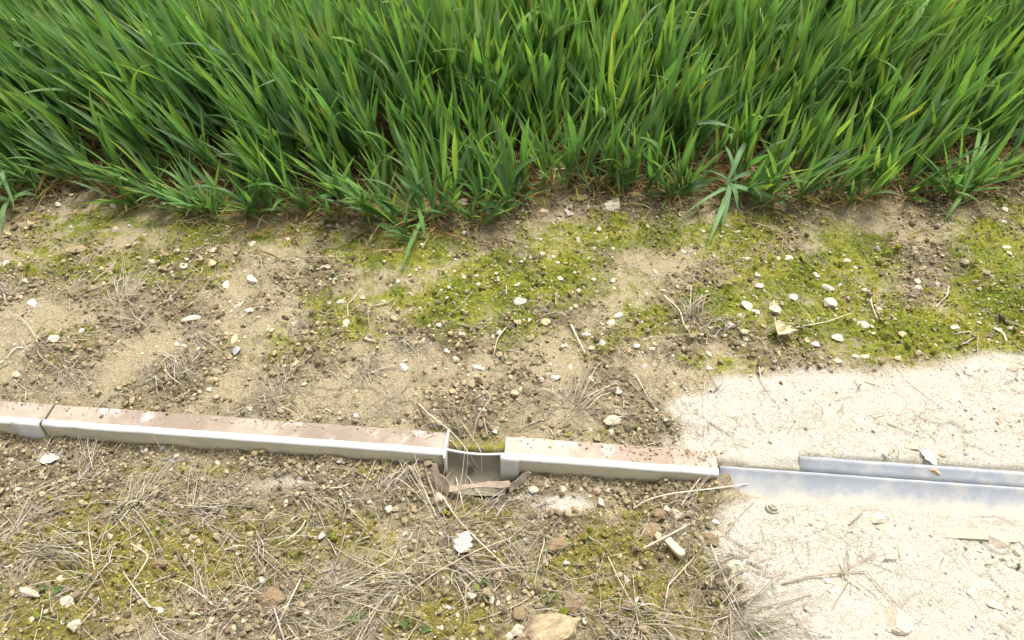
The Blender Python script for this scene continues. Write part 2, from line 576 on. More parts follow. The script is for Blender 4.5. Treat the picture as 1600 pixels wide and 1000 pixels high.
# ------------------------------------------------------------------ ground
ny, nx = GXX.shape
V = np.stack([GXX, GYY, GZ], -1).reshape(-1, 3)
I = np.arange(nx * ny).reshape(ny, nx)
F = np.stack([I[:-1, :-1], I[:-1, 1:], I[1:, 1:], I[1:, :-1]], -1).reshape(-1, 4)
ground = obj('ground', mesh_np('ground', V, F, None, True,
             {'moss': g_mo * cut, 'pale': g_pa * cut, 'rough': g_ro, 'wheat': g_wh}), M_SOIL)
tag(ground, None, None, kind='structure')

# ------------------------------------------------------------------ gutter
def sweep(prof, ts, jit=0.0, seed=0):
    """closed (s, z) profile swept along the gutter line at stations ts; returns verts, quads+caps as ngons list"""
    rs = np.random.RandomState(seed)
    prof = np.array(prof)
    k = len(prof)
    V, F = [], []
    for i, t in enumerate(ts):
        o = rs.randn(2) * jit
        for s, z in prof:
            V.append(gw(t, s + o[0], z + o[1]))
    for i in range(len(ts) - 1):
        for j in range(k):
            a, b2 = i * k + j, i * k + (j + 1) % k
            F.append((a, b2, b2 + k, a + k))
    F.append(tuple(range(k))[::-1])
    F.append(tuple((len(ts) - 1) * k + j for j in range(k)))
    return V, F

def pymesh(name, V, F, smooth=False, tint=None, extra=None):
    me = bpy.data.meshes.new(name)
    me.from_pydata([tuple(map(float, v)) for v in V], [], F)
    if smooth:
        for p in me.polygons: p.use_smooth = len(p.vertices) == 4
    if tint is not None:
        at = me.attributes.new('tint', 'FLOAT_COLOR', 'POINT')
        at.data.foreach_set('color', np.tile(np.array([*tint, 1], np.float32), len(V)))
    import bmesh
    bm = bmesh.new()
    bm.from_mesh(me)
    bmesh.ops.recalc_face_normals(bm, faces=bm.faces)
    bm.to_mesh(me)
    bm.free()
    me.update()
    return me

def sheet(path, th):
    """thin closed outline from an open (s, z) path"""
    P = np.array(path, float)
    T = np.gradient(P, axis=0)
    T /= np.linalg.norm(T, axis=1, keepdims=True)
    N = np.stack([-T[:, 1], T[:, 0]], 1)
    return list(P + N * th / 2) + list((P - N * th / 2)[::-1])

def rim_path(zoff=0.0):
    r = .0045
    c = (GWID - r, ZT - .001 + zoff)
    a = [(c[0] + r * math.cos(x), c[1] + r * math.sin(x)) for x in np.linspace(math.radians(200), math.radians(-10), 10)]
    return a + [(GWID + .0003, ZT - .012 + zoff), (GWID + .001, ZT - .024 + zoff), (GWID + .0015, -.016)]

def gutter(t0, t1, label, sleeve=None, cap_at=None, seed=0, cover=None):
    root = empty('gutter_section', gw(t0, GWID / 2, 0))
    inv = -Vector(root.location)
    def part(name, V, F, m, smooth=False):
        me = pymesh(name, V, F, smooth)
        me.transform(Matrix.Translation(inv))
        o = obj(name, me, m, root)
        return o
    ts = np.linspace(t0, t1, max(6, int((t1 - t0) / .02)))
    V, F = sweep([(0, ZT - .004), (0, ZT - .0004), (GWID - .0082, ZT + .0004), (GWID - .0082, ZT - .003)], ts, .00035, seed)
    part('cover_plate', V, F, cover or M_COVER)
    V, F = sweep(sheet(rim_path(), .0012), ts, .0002, seed + 1)
    part('front_panel', V, F, M_FACE, True)
    r = .0052
    ring = [(GWID - .0045 + r * math.cos(x), ZT - .001 + r * math.sin(x)) for x in np.linspace(math.radians(190), math.radians(8), 9)]
    V, F = sweep(sheet(ring, .0008), ts, .0002, seed + 1)
    part('rolled_rim', V, F, M_RIM, True)
    if cap_at is not None:
        t = cap_at
        q = [(-.003, -.012), (-.003, ZT + .003), (GWID * .5, ZT + .004), (GWID + .004, ZT + .001), (GWID + .003, ZT - .034), (GWID - .012, -.012)]
        V, F = sweep(q, [t, t + .0022], 0, 1)
        part('end_cap', V, F, M_RIM)
    if sleeve is not None:
        V, F = sweep(sheet([(a + .0016 * (1 if i > 4 else .5), b + (.0016 if i < 9 else 0)) for i, (a, b) in enumerate(rim_path())], .0016), list(np.linspace(sleeve[0], sleeve[1], 4)), 0, 3)
        part('connector_sleeve', V, F, M_RIM, True)
    tag(root, label, 'gutter', 'gutter sections along the plot edge')
    return root

T0 = gut(-260)
gutter(T0, T_JOIN - .002, 'short gutter section at the far left with a pale joint sleeve', sleeve=(gut(42), T_JOIN - .0025), seed=3)
gutter(T_JOIN + .001, T_GAPL - .003, 'long gutter section with rust-stained brown cover left of the gap', cap_at=T_GAPL - .0028, seed=5)
gutter(T_GAPR, T_END, 'gutter section right of the gap, its end sinking into pale soil', sleeve=(T_GAPR - .004, gut(815)), seed=8, cover=M_COVER2)

# half-buried galvanised length at the right
def galv():
    t0, t1 = gut(1122), gut(1950)
    root = empty('gutter_section', gw(t0, .02, 0))
    inv = -Vector(root.location)
    ts = np.linspace(t0, t1, 40)
    def part(name, V, F, m, smooth=True):
        me = pymesh(name, V, F, smooth)
        me.transform(Matrix.Translation(inv))
        return obj(name, me, m, root)
    path = [(.0185, ZT - .009), (.0190, ZT - .0025), (.0200, ZT - .0018), (.0215, ZT - .0020), (.0228, ZT - .0034), (.030, ZT - .0085), (.040, ZT - .0135), (.050, ZT - .018), (.060, ZT - .024), (.068, ZT - .030)]
    V, F = sweep(sheet(path, .0012), ts, .00012, 4)
    part('front_panel', V, F, M_GALV)
    tb = np.linspace(gut(1248), t1, 30)
    path = [(-.001, ZT - .016), (-.001, ZT + .0015), (.0015, ZT + .0020), (.0035, ZT + .0005), (.009, ZT - .0045), (.0175, ZT - .0085)]
    V, F = sweep(sheet(path, .0012), tb, .00018, 6)
    part('back_panel', V, F, M_GALV)
    tag(root, 'pale blue galvanised gutter section half buried in whitish soil at right', 'gutter', 'gutter sections along the plot edge')
galv()

def plank():
    a, b = G(1240, 812), G(1640, 842)
    d = (b - a)
    L = np.linalg.norm(d)
    rz = math.atan2(d[1], d[0])
    V, F = [], []
    n = 24
    rs = np.random.RandomState(4)
    for i in range(n + 1):
        x = L * 1.6 * i / n
        w0, w1 = .000 + rs.uniform(-.0006, .0006), .011 + rs.uniform(-.001, .001)
        for yy, zz in ((w0 - .008, -.006), (w0 - .008, .0028), (w1 - .008, .0042), (w1 - .008, -.006)):
            V.append((x, yy, zz + .0012 * math.sin(i * .7)))
    for i in range(n):
        for j in range(4):
            F.append((i * 4 + j, i * 4 + (j + 1) % 4, i * 4 + (j + 1) % 4 + 4, i * 4 + j + 4))
    F += [(3, 2, 1, 0), tuple(n * 4 + j for j in range(4))]
    o = obj('buried_plank', pymesh('buried_plank', V, F), M_CONC)
    o.location = (a[0], a[1], float(hz(a[0], a[1])) - .0020)
    o.rotation_euler = (0, -math.atan2(float(hz(b[0], b[1]) - hz(a[0], a[1])), L), rz)
    tag(o, 'dusty pale strip half buried in the soil just below the galvanised gutter', 'strip')
plank()

def trough():
    tl, tr = T_GAPL - .006, T_GAPR + .004
    root = empty('broken_trough', gw((tl + tr) / 2, .03, 0))
    inv = -Vector(root.location)
    def part(name, V, F, m, smooth=True, tint=None):
        me = pymesh(name, V, F, smooth, tint)
        me.transform(Matrix.Translation(inv))
        return obj(name, me, m, root)
    n, k = 22, 14
    V, F = [], []
    for lay in (0, 1):
        for i in range(n + 1):
            u = i / n
            t = tl + (tr - tl) * u
            for j in range(k + 1):
                v = j / k
                a = v * math.radians(108)
                s = .020 + .0015 * math.sin(u * 3.1) + .040 * (1 - math.cos(a)) * .80 - .0015 * lay
                z = .016 - .004 * math.sin(u * math.pi) - .036 * math.sin(min(a, math.pi / 2)) + .010 * max(0, v - .83) / .17 - .0016 * lay
                V.append(gw(t, s, z))
    o2 = (n + 1) * (k + 1)
    def id_(i, j, l): return l * o2 + i * (k + 1) + j
    for i in range(n):
        for j in range(k):
            F.append((id_(i, j, 0), id_(i + 1, j, 0), id_(i + 1, j + 1, 0), id_(i, j + 1, 0)))
            F.append((id_(i, j, 1), id_(i, j + 1, 1), id_(i + 1, j + 1, 1), id_(i + 1, j, 1)))
        for j in (0, k):
            F.append((id_(i, j, 0), id_(i + 1, j, 0), id_(i + 1, j, 1), id_(i, j, 1)))
    for j in range(k):
        for i in (0, n):
            F.append((id_(i, j, 0), id_(i, j + 1, 0), id_(i, j + 1, 1), id_(i, j, 1)))
    part('channel', V, F, M_TROUGH)
    # pale back rim
    P = np.array([gw(tl + (tr - tl) * u, .0195 + .0015 * math.sin(u * 3.1), .0172 - .004 * math.sin(u * math.pi)) for u in np.linspace(0, 1, 16)])
    tv, tf = tubes(P[None], np.full((1, 16), .0017), 6)
    part('rim', tv, [tuple(f) for f in tf], M_RIM)
    # two bolt holes shown as raised rings
    for (u, v, rr) in ((.42, .42, .0034), (.86, .66, .0034)):
        a = v * math.radians(108)
        c = gw(tl + (tr - tl) * u, .020 + .0325 * (1 - math.cos(a)) + .0014, .0145 - .036 * math.sin(a) + .0012)
        ds = np.array([0, math.sin(a) * .032, -math.cos(a) * .036])
        ds = ds / np.linalg.norm(ds)
        dirv = np.array([GN[0] * ds[1], GN[1] * ds[1], ds[2]])
        ax = np.array([GU[0], GU[1], 0])
        an = np.linspace(0, 2 * math.pi, 14)
        Q = np.array([c + rr * (ax * math.cos(x) + dirv * math.sin(x)) for x in an])
        tv, tf = tubes(Q[None], np.full((1, 14), .0007), 5)
        hv = pymesh('bolt_hole', tv, [tuple(f) for f in tf], True, (.06, .05, .04))
        hv.transform(Matrix.Translation(inv))
        obj('bolt_hole', hv, M_TORN, root)
    # torn, bent front strip
    def ribbon(pts, w0, tint, lean=.35):
        pts = np.array(pts)
        tt = np.linspace(0, 1, len(pts))
        fine = np.linspace(0, 1, len(pts) * 5)
        C = np.stack([np.interp(fine, tt, pts[:, i]) for i in range(5)], 1)
        V, F = [], []
        for c in C:
            base = c[:3]
            upv = np.array([GN[0] * c[4], GN[1] * c[4], 1.0])
            upv = upv / np.linalg.norm(upv) * c[3]
            off = np.array([GN[0], GN[1], 0]) * .0013
            V += [base - upv / 2, base + upv / 2, base + upv / 2 + off, base - upv / 2 + off]
        m = len(C)
        for i in range(m - 1):
            for j in range(4):
                F.append((i * 4 + j, i * 4 + (j + 1) % 4, i * 4 + (j + 1) % 4 + 4, i * 4 + j + 4))
        F += [(3, 2, 1, 0), tuple((m - 1) * 4 + j for j in range(4))]
        return V, F
    def pp(px, py, s, wdt, lean):
        # point at distance s in front of the back line, under picture point (px, py)
        d = ray(px, py)
        q = np.array([GA[0] + GN[0] * s, GA[1] + GN[1] * s])
        # intersect the ray with the vertical plane s
        k_ = np.dot(q - CP[:2], GN) / np.dot(d[:2], GN)
        p = CP + d * k_
        return (p[0], p[1], p[2], wdt, lean)
    def plate(pts, tint, sub=3):
        import bmesh
        bm = bmesh.new()
        vs = [bm.verts.new(pp(a, b, c, 0, 0)[:3]) for a, b, c in pts]
        bm.faces.new(vs)
        bmesh.ops.triangulate(bm, faces=bm.faces[:])
        bmesh.ops.subdivide_edges(bm, edges=bm.edges[:], cuts=sub, use_grid_fill=True)
        bm.verts.ensure_lookup_table()
        for v in bm.verts:
            v.co.y += .0006 * math.sin(v.co.x * 190) - .0005 * math.cos(v.co.z * 300 + v.co.x * 90)
        g = bmesh.ops.solidify(bm, geom=bm.faces[:], thickness=.0012)
        bmesh.ops.recalc_face_normals(bm, faces=bm.faces[:])
        me = bpy.data.meshes.new('torn_strip')
        bm.to_mesh(me)
        bm.free()
        at = me.attributes.new('tint', 'FLOAT_COLOR', 'POINT')
        at.data.foreach_set('color', np.tile(np.array([*tint, 1], np.float32), len(me.vertices)))
        me.transform(Matrix.Translation(inv))
        obj('torn_strip', me, M_TORN, root)
    plate([(699,758,.064),(716,760,.066),(740,756,.066),(770,752,.066),(795,751,.066),(799,758,.070),(796,761,.073),(780,762,.073),(760,762,.073),(735,763,.073),(716,769,.074),(702,769,.074)], (.36, .275, .20))
    plate([(675,724,.050),(683,725,.050),(687,741,.057),(698,746,.062),(703,757,.067),(703,768,.073),(695,775,.073),(683,769,.070),(678,745,.060)], (.42, .33, .25))
    plate([(796,757,.070),(810,748,.068),(825,736,.064),(830,738,.064),(821,748,.068),(807,763,.073),(797,768,.075)], (.38, .33, .255))
    tag(root, 'broken muddy trough in the gap between gutter sections, front edge torn', 'trough')
trough()

# ------------------------------------------------------------------ label maker
LM = [(745,735,'gap in gutter'),(725,853,'white oak leaf'),(85,668,'left gutter joint'),(302,498,'long wedge stone'),(959,320,'grey oblong stone'),
      (1215,520,'curled tan leaf'),(1145,887,'knobbly white lump'),(1400,972,'bottom-right pale rock'),(1370,810,'square concrete chunk'),(1290,903,'forked brown twig'),
      (860,985,'big sandy clod'),(1050,855,'flat beige bar'),(125,390,'brown elongated stone'),(768,547,'red brick crumb'),(331,412,'tan egg-shaped stone'),
      (1118,748,'buried gutter end'),(1555,845,'right-edge pale rock'),(1450,718,'leaf on gutter'),(1520,575,'white twin stone'),(1349,507,'chalk-white stone'),
      (632,575,'rounded white stone'),(812,471,'white stone on moss'),(503,837,'bright white pebble'),(428,932,'brown clod'),(225,310,'white double stone'),
      (538,507,'cream round stone'),(1130,320,'splayed wheat plant'),(395,700,'middle of left gutter'),(105,940,'pale clod cluster'),(1298,475,'white kidney stone'),
      (520,312,'brown curled leaf'),(1590,326,'white edge pebble'),(240,830,'lower left moss'),(930,715,'right gutter cover')]
used_labels = {}

def relation(px, py, exclude=10):
    best = None
    for x, y, nm in LM:
        d = math.hypot(px - x, py - y)
        if d < exclude: continue
        if best is None or d < best[0]: best = (d, x, y, nm)
    d, x, y, nm = best
    dx, dy = px - x, py - y
    if abs(dx) > 1.8 * abs(dy): w_ = 'right of' if dx > 0 else 'left of'
    elif abs(dy) > 1.8 * abs(dx): w_ = 'in front of' if dy > 0 else 'behind'
    else: w_ = ('front-' if dy > 0 else 'back-') + ('right of' if dx > 0 else 'left of')
    pre = 'close' if d < 42 else ('' if d < 95 else 'well')
    return (pre + ' ' + w_ + ' the ' + nm).strip()

def surface(px, py):
    p = G(px, py)
    mo, pa = float(bil(g_mo, p[0], p[1])), float(bil(g_pa, p[0], p[1]))
    if pa > .6: return 'on pale soil'
    if mo > .45: return 'on moss'
    return 'on brown soil'

PENDING = []      # (object, noun phrase, plural noun phrase, tail, px) settled at the end so that twins can be told apart
def want(o, sing, plur, tail, px, cat, group):
    o['category'] = cat
    if group: o['group'] = group
    PENDING.append((o, sing, plur, tail, px))

NUMW = ['zero', 'one', 'two', 'three', 'four', 'five', 'six', 'seven', 'eight', 'nine', 'ten', 'eleven', 'twelve', 'thirteen', 'fourteen', 'fifteen', 'sixteen', 'seventeen', 'eighteen', 'nineteen', 'twenty']
ORDW = ['', 'first', 'second', 'third', 'fourth', 'fifth', 'sixth', 'seventh', 'eighth', 'ninth', 'tenth', 'eleventh', 'twelfth', 'thirteenth', 'fourteenth', 'fifteenth', 'sixteenth', 'seventeenth', 'eighteenth', 'nineteenth', 'twentieth']
def settle():
    sets = {}
    for it in PENDING: sets.setdefault((it[1], it[3]), []).append(it)
    for (sing, tail), its in sets.items():
        its.sort(key=lambda q: q[4])
        k = len(its)
        for i, (o, s1, pl, tl, px) in enumerate(its):
            if k == 1: lab = f'{s1} {tl}'
            elif k == 2: lab = f'{"left" if i == 0 else "right"} of two {pl} {tl}'
            elif k == 3: lab = f'{("left", "middle", "right")[i]} of three {pl} {tl}'
            else: lab = f'{ORDW[min(i + 1, 20)]} from left of {NUMW[min(k, 20)]} {pl} {tl}'
            for cut in (' at field edge', 'well ', ' from left', ' green', ' soil'):
                if len(lab.split()) > 16: lab = lab.replace(cut, '', 1)
            o['label'] = lab

# ------------------------------------------------------------------ stones
SC = {'w': ((.58, .53, .42), 'white'), 'p': ((.58, .50, .38), 'pale'), 'g': ((.40, .37, .32), 'grey'), 't': ((.50, .38, .22), 'tan'), 'b': ((.33, .335, .35), 'blue-grey'),
      'k': ((.54, .46, .40), 'pinkish'), 'r': ((.42, .20, .11), 'reddish'), 'n': ((.33, .24, .14), 'brown'), 'y': ((.70, .66, .45), 'cream')}
STONES = '''225 309 27 12 -8 w;178 322 20 17 20 g;158 320 12 10 0 g;92 320 11 7 0 k;42 327 8 5 0 w;66 327 6 5 0 w;104 300 11 9 0 k;179 360 10 11 0 p;204 353 7 7 30 w;
125 390 38 14 28 n;8 412 11 9 0 w;331 412 17 17 0 t;286 417 13 9 20 w;291 405 9 6 0 w;331 392 15 8 10 k;393 382 12 12 0 w;237 408 12 6 0 w;393 437 17 15 20 w;352 446 11 14 0 w;
51 474 16 13 0 k;41 440 10 8 0 w;302 498 33 14 27 w;373 480 22 13 40 w;390 485 12 9 0 w;270 468 12 16 30 g;368 530 12 22 0 t;369 549 13 16 0 b;28 586 13 10 10 w;3 566 8 7 0 w;
83 531 17 12 20 p;185 534 7 6 0 w;305 616 9 12 -30 w;327 608 8 11 30 w;287 541 10 8 20 p;140 601 9 8 0 t;532 473 13 9 0 w;567 465 8 10 0 t;538 507 16 15 0 y;523 437 8 6 0 b;
504 417 18 9 10 p;485 419 9 8 0 p;622 440 6 7 0 w;612 448 6 6 0 w;640 431 7 6 0 k;656 419 7 6 0 w;744 431 9 5 0 w;725 433 7 7 0 y;775 428 6 6 0 p;747 445 7 6 0 w;698 467 7 6 0 w;
600 471 5 5 0 w;617 500 6 10 10 p;684 508 12 10 30 w;722 522 10 14 0 p;780 520 9 10 0 w;770 526 6 8 0 w;590 331 7 5 0 p;660 383 6 5 0 w;722 320 22 20 10 k;770 335 25 22 0 g;476 350 9 9 0 p;467 359 6 8 0 w;450 373 8 12 0 p;
959 320 36 19 14 p;887 332 12 19 20 k;852 300 16 7 0 w;850 332 15 10 0 t;935 359 9 9 0 w;930 366 6 5 0 w;903 374 8 9 -30 w;846 396 11 10 0 w;864 402 7 6 0 w;815 409 6 6 0 w;872 411 9 5 0 w;896 417 7 5 30 w;
877 436 13 9 0 p;927 437 8 5 0 w;957 439 9 10 0 w;960 451 8 6 0 w;812 471 18 14 -20 w;811 443 6 6 0 w;1069 394 9 8 0 w;1185 431 12 10 0 w;1185 448 16 10 0 w;1167 405 10 9 0 w;1104 457 7 9 0 w;1083 435 6 6 0 w;1024 425 6 9 20 w;
968 494 16 10 25 w;955 505 11 14 -20 w;915 523 22 13 -10 w;851 505 18 14 0 t;829 501 7 8 0 w;820 501 6 6 0 w;900 479 9 9 0 t;1140 508 17 12 -10 k;1157 494 11 7 0 w;1111 513 8 7 0 w;1168 479 20 14 -25 y;1182 488 14 12 20 w;
1230 404 18 13 -20 w;1322 407 12 7 0 w;1335 419 8 6 0 w;1372 388 12 9 0 g;1274 430 10 12 20 k;1292 449 22 12 -8 w;1298 475 16 18 20 w;1239 466 12 12 0 w;1349 507 25 13 -5 w;1361 521 17 10 -10 w;1410 522 11 12 0 t;1430 438 12 14 10 p;1433 451 15 11 0 p;
1464 337 7 6 0 w;1467 352 8 5 0 g;1569 328 11 8 0 p;1590 326 13 7 10 w;1567 348 10 8 0 w;1577 396 10 7 0 w;1573 387 14 8 0 p;1383 332 7 7 -30 t;1476 399 10 5 0 w;1374 484 8 12 20 p;1311 446 8 6 0 w;1215 405 7 6 0 w;
1274 539 18 11 -10 w;1309 528 16 13 -20 p;1260 533 9 9 0 t;1434 550 8 14 -10 b;1508 536 10 6 0 b;1402 559 10 9 0 p;1520 574 23 16 -15 w;1515 584 13 14 20 w;1310 565 14 11 0 p;1335 557 13 7 0 p;1352 558 14 7 0 p;1211 565 7 5 0 b;1564 694 5 7 -20 b;1510 710 6 5 0 b;
1473 712 12 6 -10 t;1425 698 23 13 0 p;1492 512 14 10 0 p;1582 575 18 12 0 p;577 529 12 9 0 p;660 532 9 11 0 w;623 548 7 7 0 w;632 575 17 12 5 w;633 564 10 7 0 w;698 549 10 9 0 w;713 561 10 13 0 w;743 575 16 12 20 k;753 577 8 6 0 k;768 547 14 10 0 r;598 558 5 5 0 w;
556 650 8 8 0 w;773 674 9 8 0 w;557 611 8 4 0 w;540 589 6 5 0 w;649 617 5 5 0 w;672 611 5 5 0 w;674 622 6 5 0 w;690 613 6 5 0 w;695 621 5 5 0 w;749 640 7 6 0 w;757 641 6 5 0 w;941 537 14 10 -15 w;925 545 14 10 0 p;882 541 10 9 0 p;1022 537 12 9 0 t;1019 545 10 6 0 p;
892 575 8 11 0 p;869 590 19 10 22 g;846 592 11 5 10 g;856 585 6 6 0 g;814 608 6 8 -30 w;925 593 10 9 0 w;1007 573 11 9 0 k;1053 600 9 6 0 w;966 611 19 11 -5 w;1108 576 10 8 0 p;860 570 6 6 0 w;1025 641 8 8 0 w;955 675 8 8 0 w;921 672 8 8 0 w;991 677 7 7 0 w;
1057 684 7 6 0 b;1080 632 5 8 0 b;15 885 18 15 0 k;30 880 12 12 0 k;52 966 12 13 0 p;92 904 11 11 0 p;250 955 13 12 0 p;330 970 12 11 30 w;385 938 10 9 0 w;352 938 12 8 0 w;227 705 15 12 0 w;255 700 8 8 0 b;276 713 9 7 0 w;268 721 10 7 0 b;291 702 6 5 0 w;
341 724 10 8 0 p;447 787 9 11 -20 w;503 837 14 13 0 w;608 796 10 12 -20 w;634 835 8 10 -40 p;480 957 14 9 -20 w;410 906 12 10 0 p;452 905 9 8 0 p;738 930 18 11 0 w;700 910 6 7 0 w;785 882 8 9 20 w;768 937 9 12 20 w;778 943 9 9 0 p;795 994 14 11 0 w;
834 765 16 13 -10 p;854 760 9 8 0 p;880 765 12 9 -20 w;826 777 11 14 0 b;813 780 10 10 0 p;957 766 22 11 -5 k;921 775 7 7 0 w;939 785 14 12 0 p;1043 795 14 10 0 w;1058 806 20 20 0 k;1043 823 12 9 0 t;1068 834 11 10 0 w;886 880 10 9 0 w;889 848 9 7 0 g;
978 908 14 17 0 g;995 937 8 11 -20 w;1117 815 11 10 0 w;1120 835 13 9 0 p;1145 887 28 24 0 y;915 970 11 12 0 w;837 935 9 14 -30 y;1122 925 5 5 0 w;1295 908 13 10 0 y;1203 930 9 12 -20 w;1555 845 35 26 10 p;1575 873 16 12 0 p;1590 862 16 12 0 p;1400 970 45 42 0 p;
1518 928 20 13 -10 w;1552 945 24 16 0 p;1370 810 26 30 -4 p;1450 748 17 13 0 t;1562 872 14 10 0 p;1540 838 17 10 -20 p;1597 850 12 10 0 p;1530 860 9 6 0 p;820 843 10 8 0 p;853 880 9 8 0 p;1585 885 10 8 0 p;1565 888 8 7 0 p'''
HAND = {(302, 498): 'long white wedge-shaped stone lying on the bare soil at left', (125, 390): 'brown elongated stone half sunk in mossy soil at left', (331, 412): 'tan egg-shaped stone among straw below the wheat at left',
        (959, 320): 'grey oblong stone lying at the wheat edge near the centre', (1349, 507): 'chalk-white knobbly stone on yellow moss at right', (768, 547): 'small reddish brick crumb on tan soil above the gutter gap',
        (632, 575): 'rounded white stone with a smaller one behind it, on tan soil', (812, 471): 'white stone at the right end of the bright moss patch', (503, 837): 'bright white angular pebble in the lower left mossy ground',
        (225, 309): 'large white double-lumped stone under low wheat leaves at left', (538, 507): 'cream round stone below the moss patch left of centre', (1298, 475): 'white kidney-shaped stone on moss at right',
        (1520, 574): 'white stone at the top edge of the pale ground at right', (1145, 887): 'knobbly whitish lump at the left edge of the lower pale ground', (1400, 970): 'large angular pale grey rock on pale ground at the bottom right',
        (1555, 845): 'pale grey rounded rock on the buried strip near the right edge', (1370, 810): 'square pale concrete chunk lying across the buried strip', (1450, 748): 'tan lump of soil lodged on the galvanised gutter below a leaf',
        (1590, 326): 'white flat pebble below the wheat at the far right edge', (1292, 449): 'bone-white bean-shaped stone on moss right of centre', (722, 320): 'pinkish stone half hidden by wheat stems near the centre'}

rs = np.random.RandomState(12)
STONE_M = []
for i in range(14):
    Vr, Fr = rock(3, rs, 8 + i % 6, .05, .16 if i % 3 == 0 else 0.06)
    STONE_M.append(mesh_np('stone', Vr, Fr, None, i % 3 == 0))
    STONE_M[-1].materials.append(M_STONE)

TAKEN = []
def stone(px, py, wp, hp, rot, ck, tiny=False):
    p = G(px, py)
    m = mpp(p)
    e = math.atan2(H, math.hypot(p[1], 0))
    big = max(wp, hp)
    name = 'stone' if big >= 15 else 'pebble'
    sm = STONE_M[R.randint(len(STONE_M))]
    if big >= 24 and (px, py) not in ((302, 498), (125, 390)):
        Vb, Fb = rock(4, np.random.RandomState(int(px)), 4, .05, .16)
        sm = mesh_np(name, Vb, Fb, None, False)
        sm.materials.append(M_STONE)
    o = bpy.data.objects.new(name, sm)
    a, b_ = wp * m / 2, hp * m / 2 / (.45 + .55 * math.sin(e))
    c = min(a, b_) * R.uniform(.55, .8)
    o.scale = (a * 1.12, b_ * 1.1, c)
    o.rotation_euler = (R.uniform(-.3, .3), R.uniform(-.3, .3), math.radians(rot) + (math.pi if R.rand() < .5 else 0))
    z = float(hz(p[0], p[1]))
    if (px, py) == (1450, 748): z = ZT - .001
    o.location = (p[0], p[1], z + c * (.12 if big > 9 else .25))
    col, cw = SC[ck]
    k = R.uniform(.86, 1.08)
    o.color = (*[min(.88, v * k * R.uniform(.97, 1.03)) for v in col], 1)
    COL.objects.link(o)
    TAKEN.append((px, py, big))
    grp = 'stones and pebbles scattered on the soil'
    if (px, py) in HAND:
        tag(o, HAND[(px, py)], name, grp)
        return o
    size = 'tiny' if big < 7 else 'small' if big < 11 else 'mid-sized' if big < 16 else 'large'
    asp = max(wp, hp) / min(wp, hp)
    shp = 'long' if asp > 1.6 else 'oval' if asp > 1.25 else 'round'
    s_ = f'{size} {cw} {shp} {name}'
    want(o, s_, s_ + 's', f'{surface(px, py)} {relation(px, py)}', px, name, grp)
    return o

n_st = 0
for ln in STONES.replace('\n', '').split(';'):
    if not ln.strip(): continue
    q = ln.split()
    stone(int(q[0]), int(q[1]), int(q[2]), int(q[3]), int(q[4]), q[5])
    n_st += 1
tries = 0
while n_st < 300 and tries < 4000:
    tries += 1
    px, py = R.randint(10, 1590), R.randint(340, 990)
    t_, s_ = gut(px), 0
    p = G(px, py)
    s_ = np.dot(p[:2] - GA[:2], GN)
    if -.012 < s_ < GWID + .035: continue
    if float(bil(g_pa, p[0], p[1])) > .5 and R.rand() < .8: continue
    if min(math.hypot(px - a, py - b) - c for a, b, c in TAKEN) < 14: continue
    sz = R.uniform(5, 8.5)
    stone(px, py, sz * R.uniform(.9, 1.25), sz * .8, R.randint(-40, 40), R.choice(list('wwwppptgky')))
    n_st += 1

# flat beige bar
def bar():
    p = G(1051, 855)
    V, F = rock(3, np.random.RandomState(3), 0, .01)
    V = np.sign(V) * np.abs(V) ** .35
    V[:, 0] *= .0165
    V[:, 1] *= .0050
    V[:, 2] *= .0032
    o = obj('wood_chip', mesh_np('wood_chip', V, F, np.tile((.56, .45, .32), (len(V), 1)), True), M_STRAW)
    o.location = (p[0], p[1], p[2] + .004)
    o.rotation_euler = (.12, -.08, math.radians(-57))
    tag(o, 'flat beige bar-shaped chip lying under the grey stick', 'chip')
bar()

# ------------------------------------------------------------------ clods
CLODS = [(860,992,112,62,'sandy','big sandy clod of soil cut off by the bottom edge',.95),(428,934,56,40,'brown','brown clod with straw across it in the lower left',.7),
 (895,942,42,38,'brown','dark brown round clod behind the big sandy clod',.6),(1019,829,32,26,'brown','brown clod left of the grey stick',.62),(872,852,34,26,'brown','crumbly brown clod left of the lower green moss',.6),
 (105,940,32,19,'pale','pale knobbly clod in the lower left corner',.8),(46,926,42,15,'pale','row-shaped pale clod at the left edge low down',.8),(118,978,22,20,'pale','pale lumpy clod touching the bottom left corner moss',.8),
 (684,778,17,18,'pale','pale lumpy clod under the torn strip',.8),(956,658,30,18,'pale','pale cauliflower-like clod above the right gutter section',.85),(1030,803,26,20,'brown','small brown clod behind the grey stick',.6),
 (903,311,26,20,'mossy','mossy round clod at the wheat foot left of the grey oblong stone',.5),(845,316,30,24,'mossy','mossy clod under wheat right of centre gap',.5),(1105,842,34,24,'brown','brown clod at the edge of the lower pale ground',.62),
 (985,945,30,20,'brown','flat brown clod in the lower right moss',.6),(812,960,30,26,'brown','dark crumbly clod left of the big sandy clod',.6),(640,530,20,12,'brown','brown clod among straw left of the centre',.6),
 (610,516,24,14,'brown','flat brown clod right of the cream round stone',.62),(1222,516,22,14,'tan','tan soil lump beside the curled leaf',.7),(810,985,24,20,'pale','pale clod touching the left side of the big sandy clod',.75),
 (560,900,26,18,'brown','brown clod in the lower middle straw',.62),(250,880,26,18,'brown','brown clod in the lower left moss',.62),(1045,930,24,16,'brown','brown clod right of the lower green moss',.6)]
CC = {'sandy': (.40, .315, .195), 'brown': (.27, .20, .12), 'pale': (.62, .53, .40), 'mossy': (.21, .18, .07), 'tan': (.45, .34, .2)}
rs = np.random.RandomState(5)
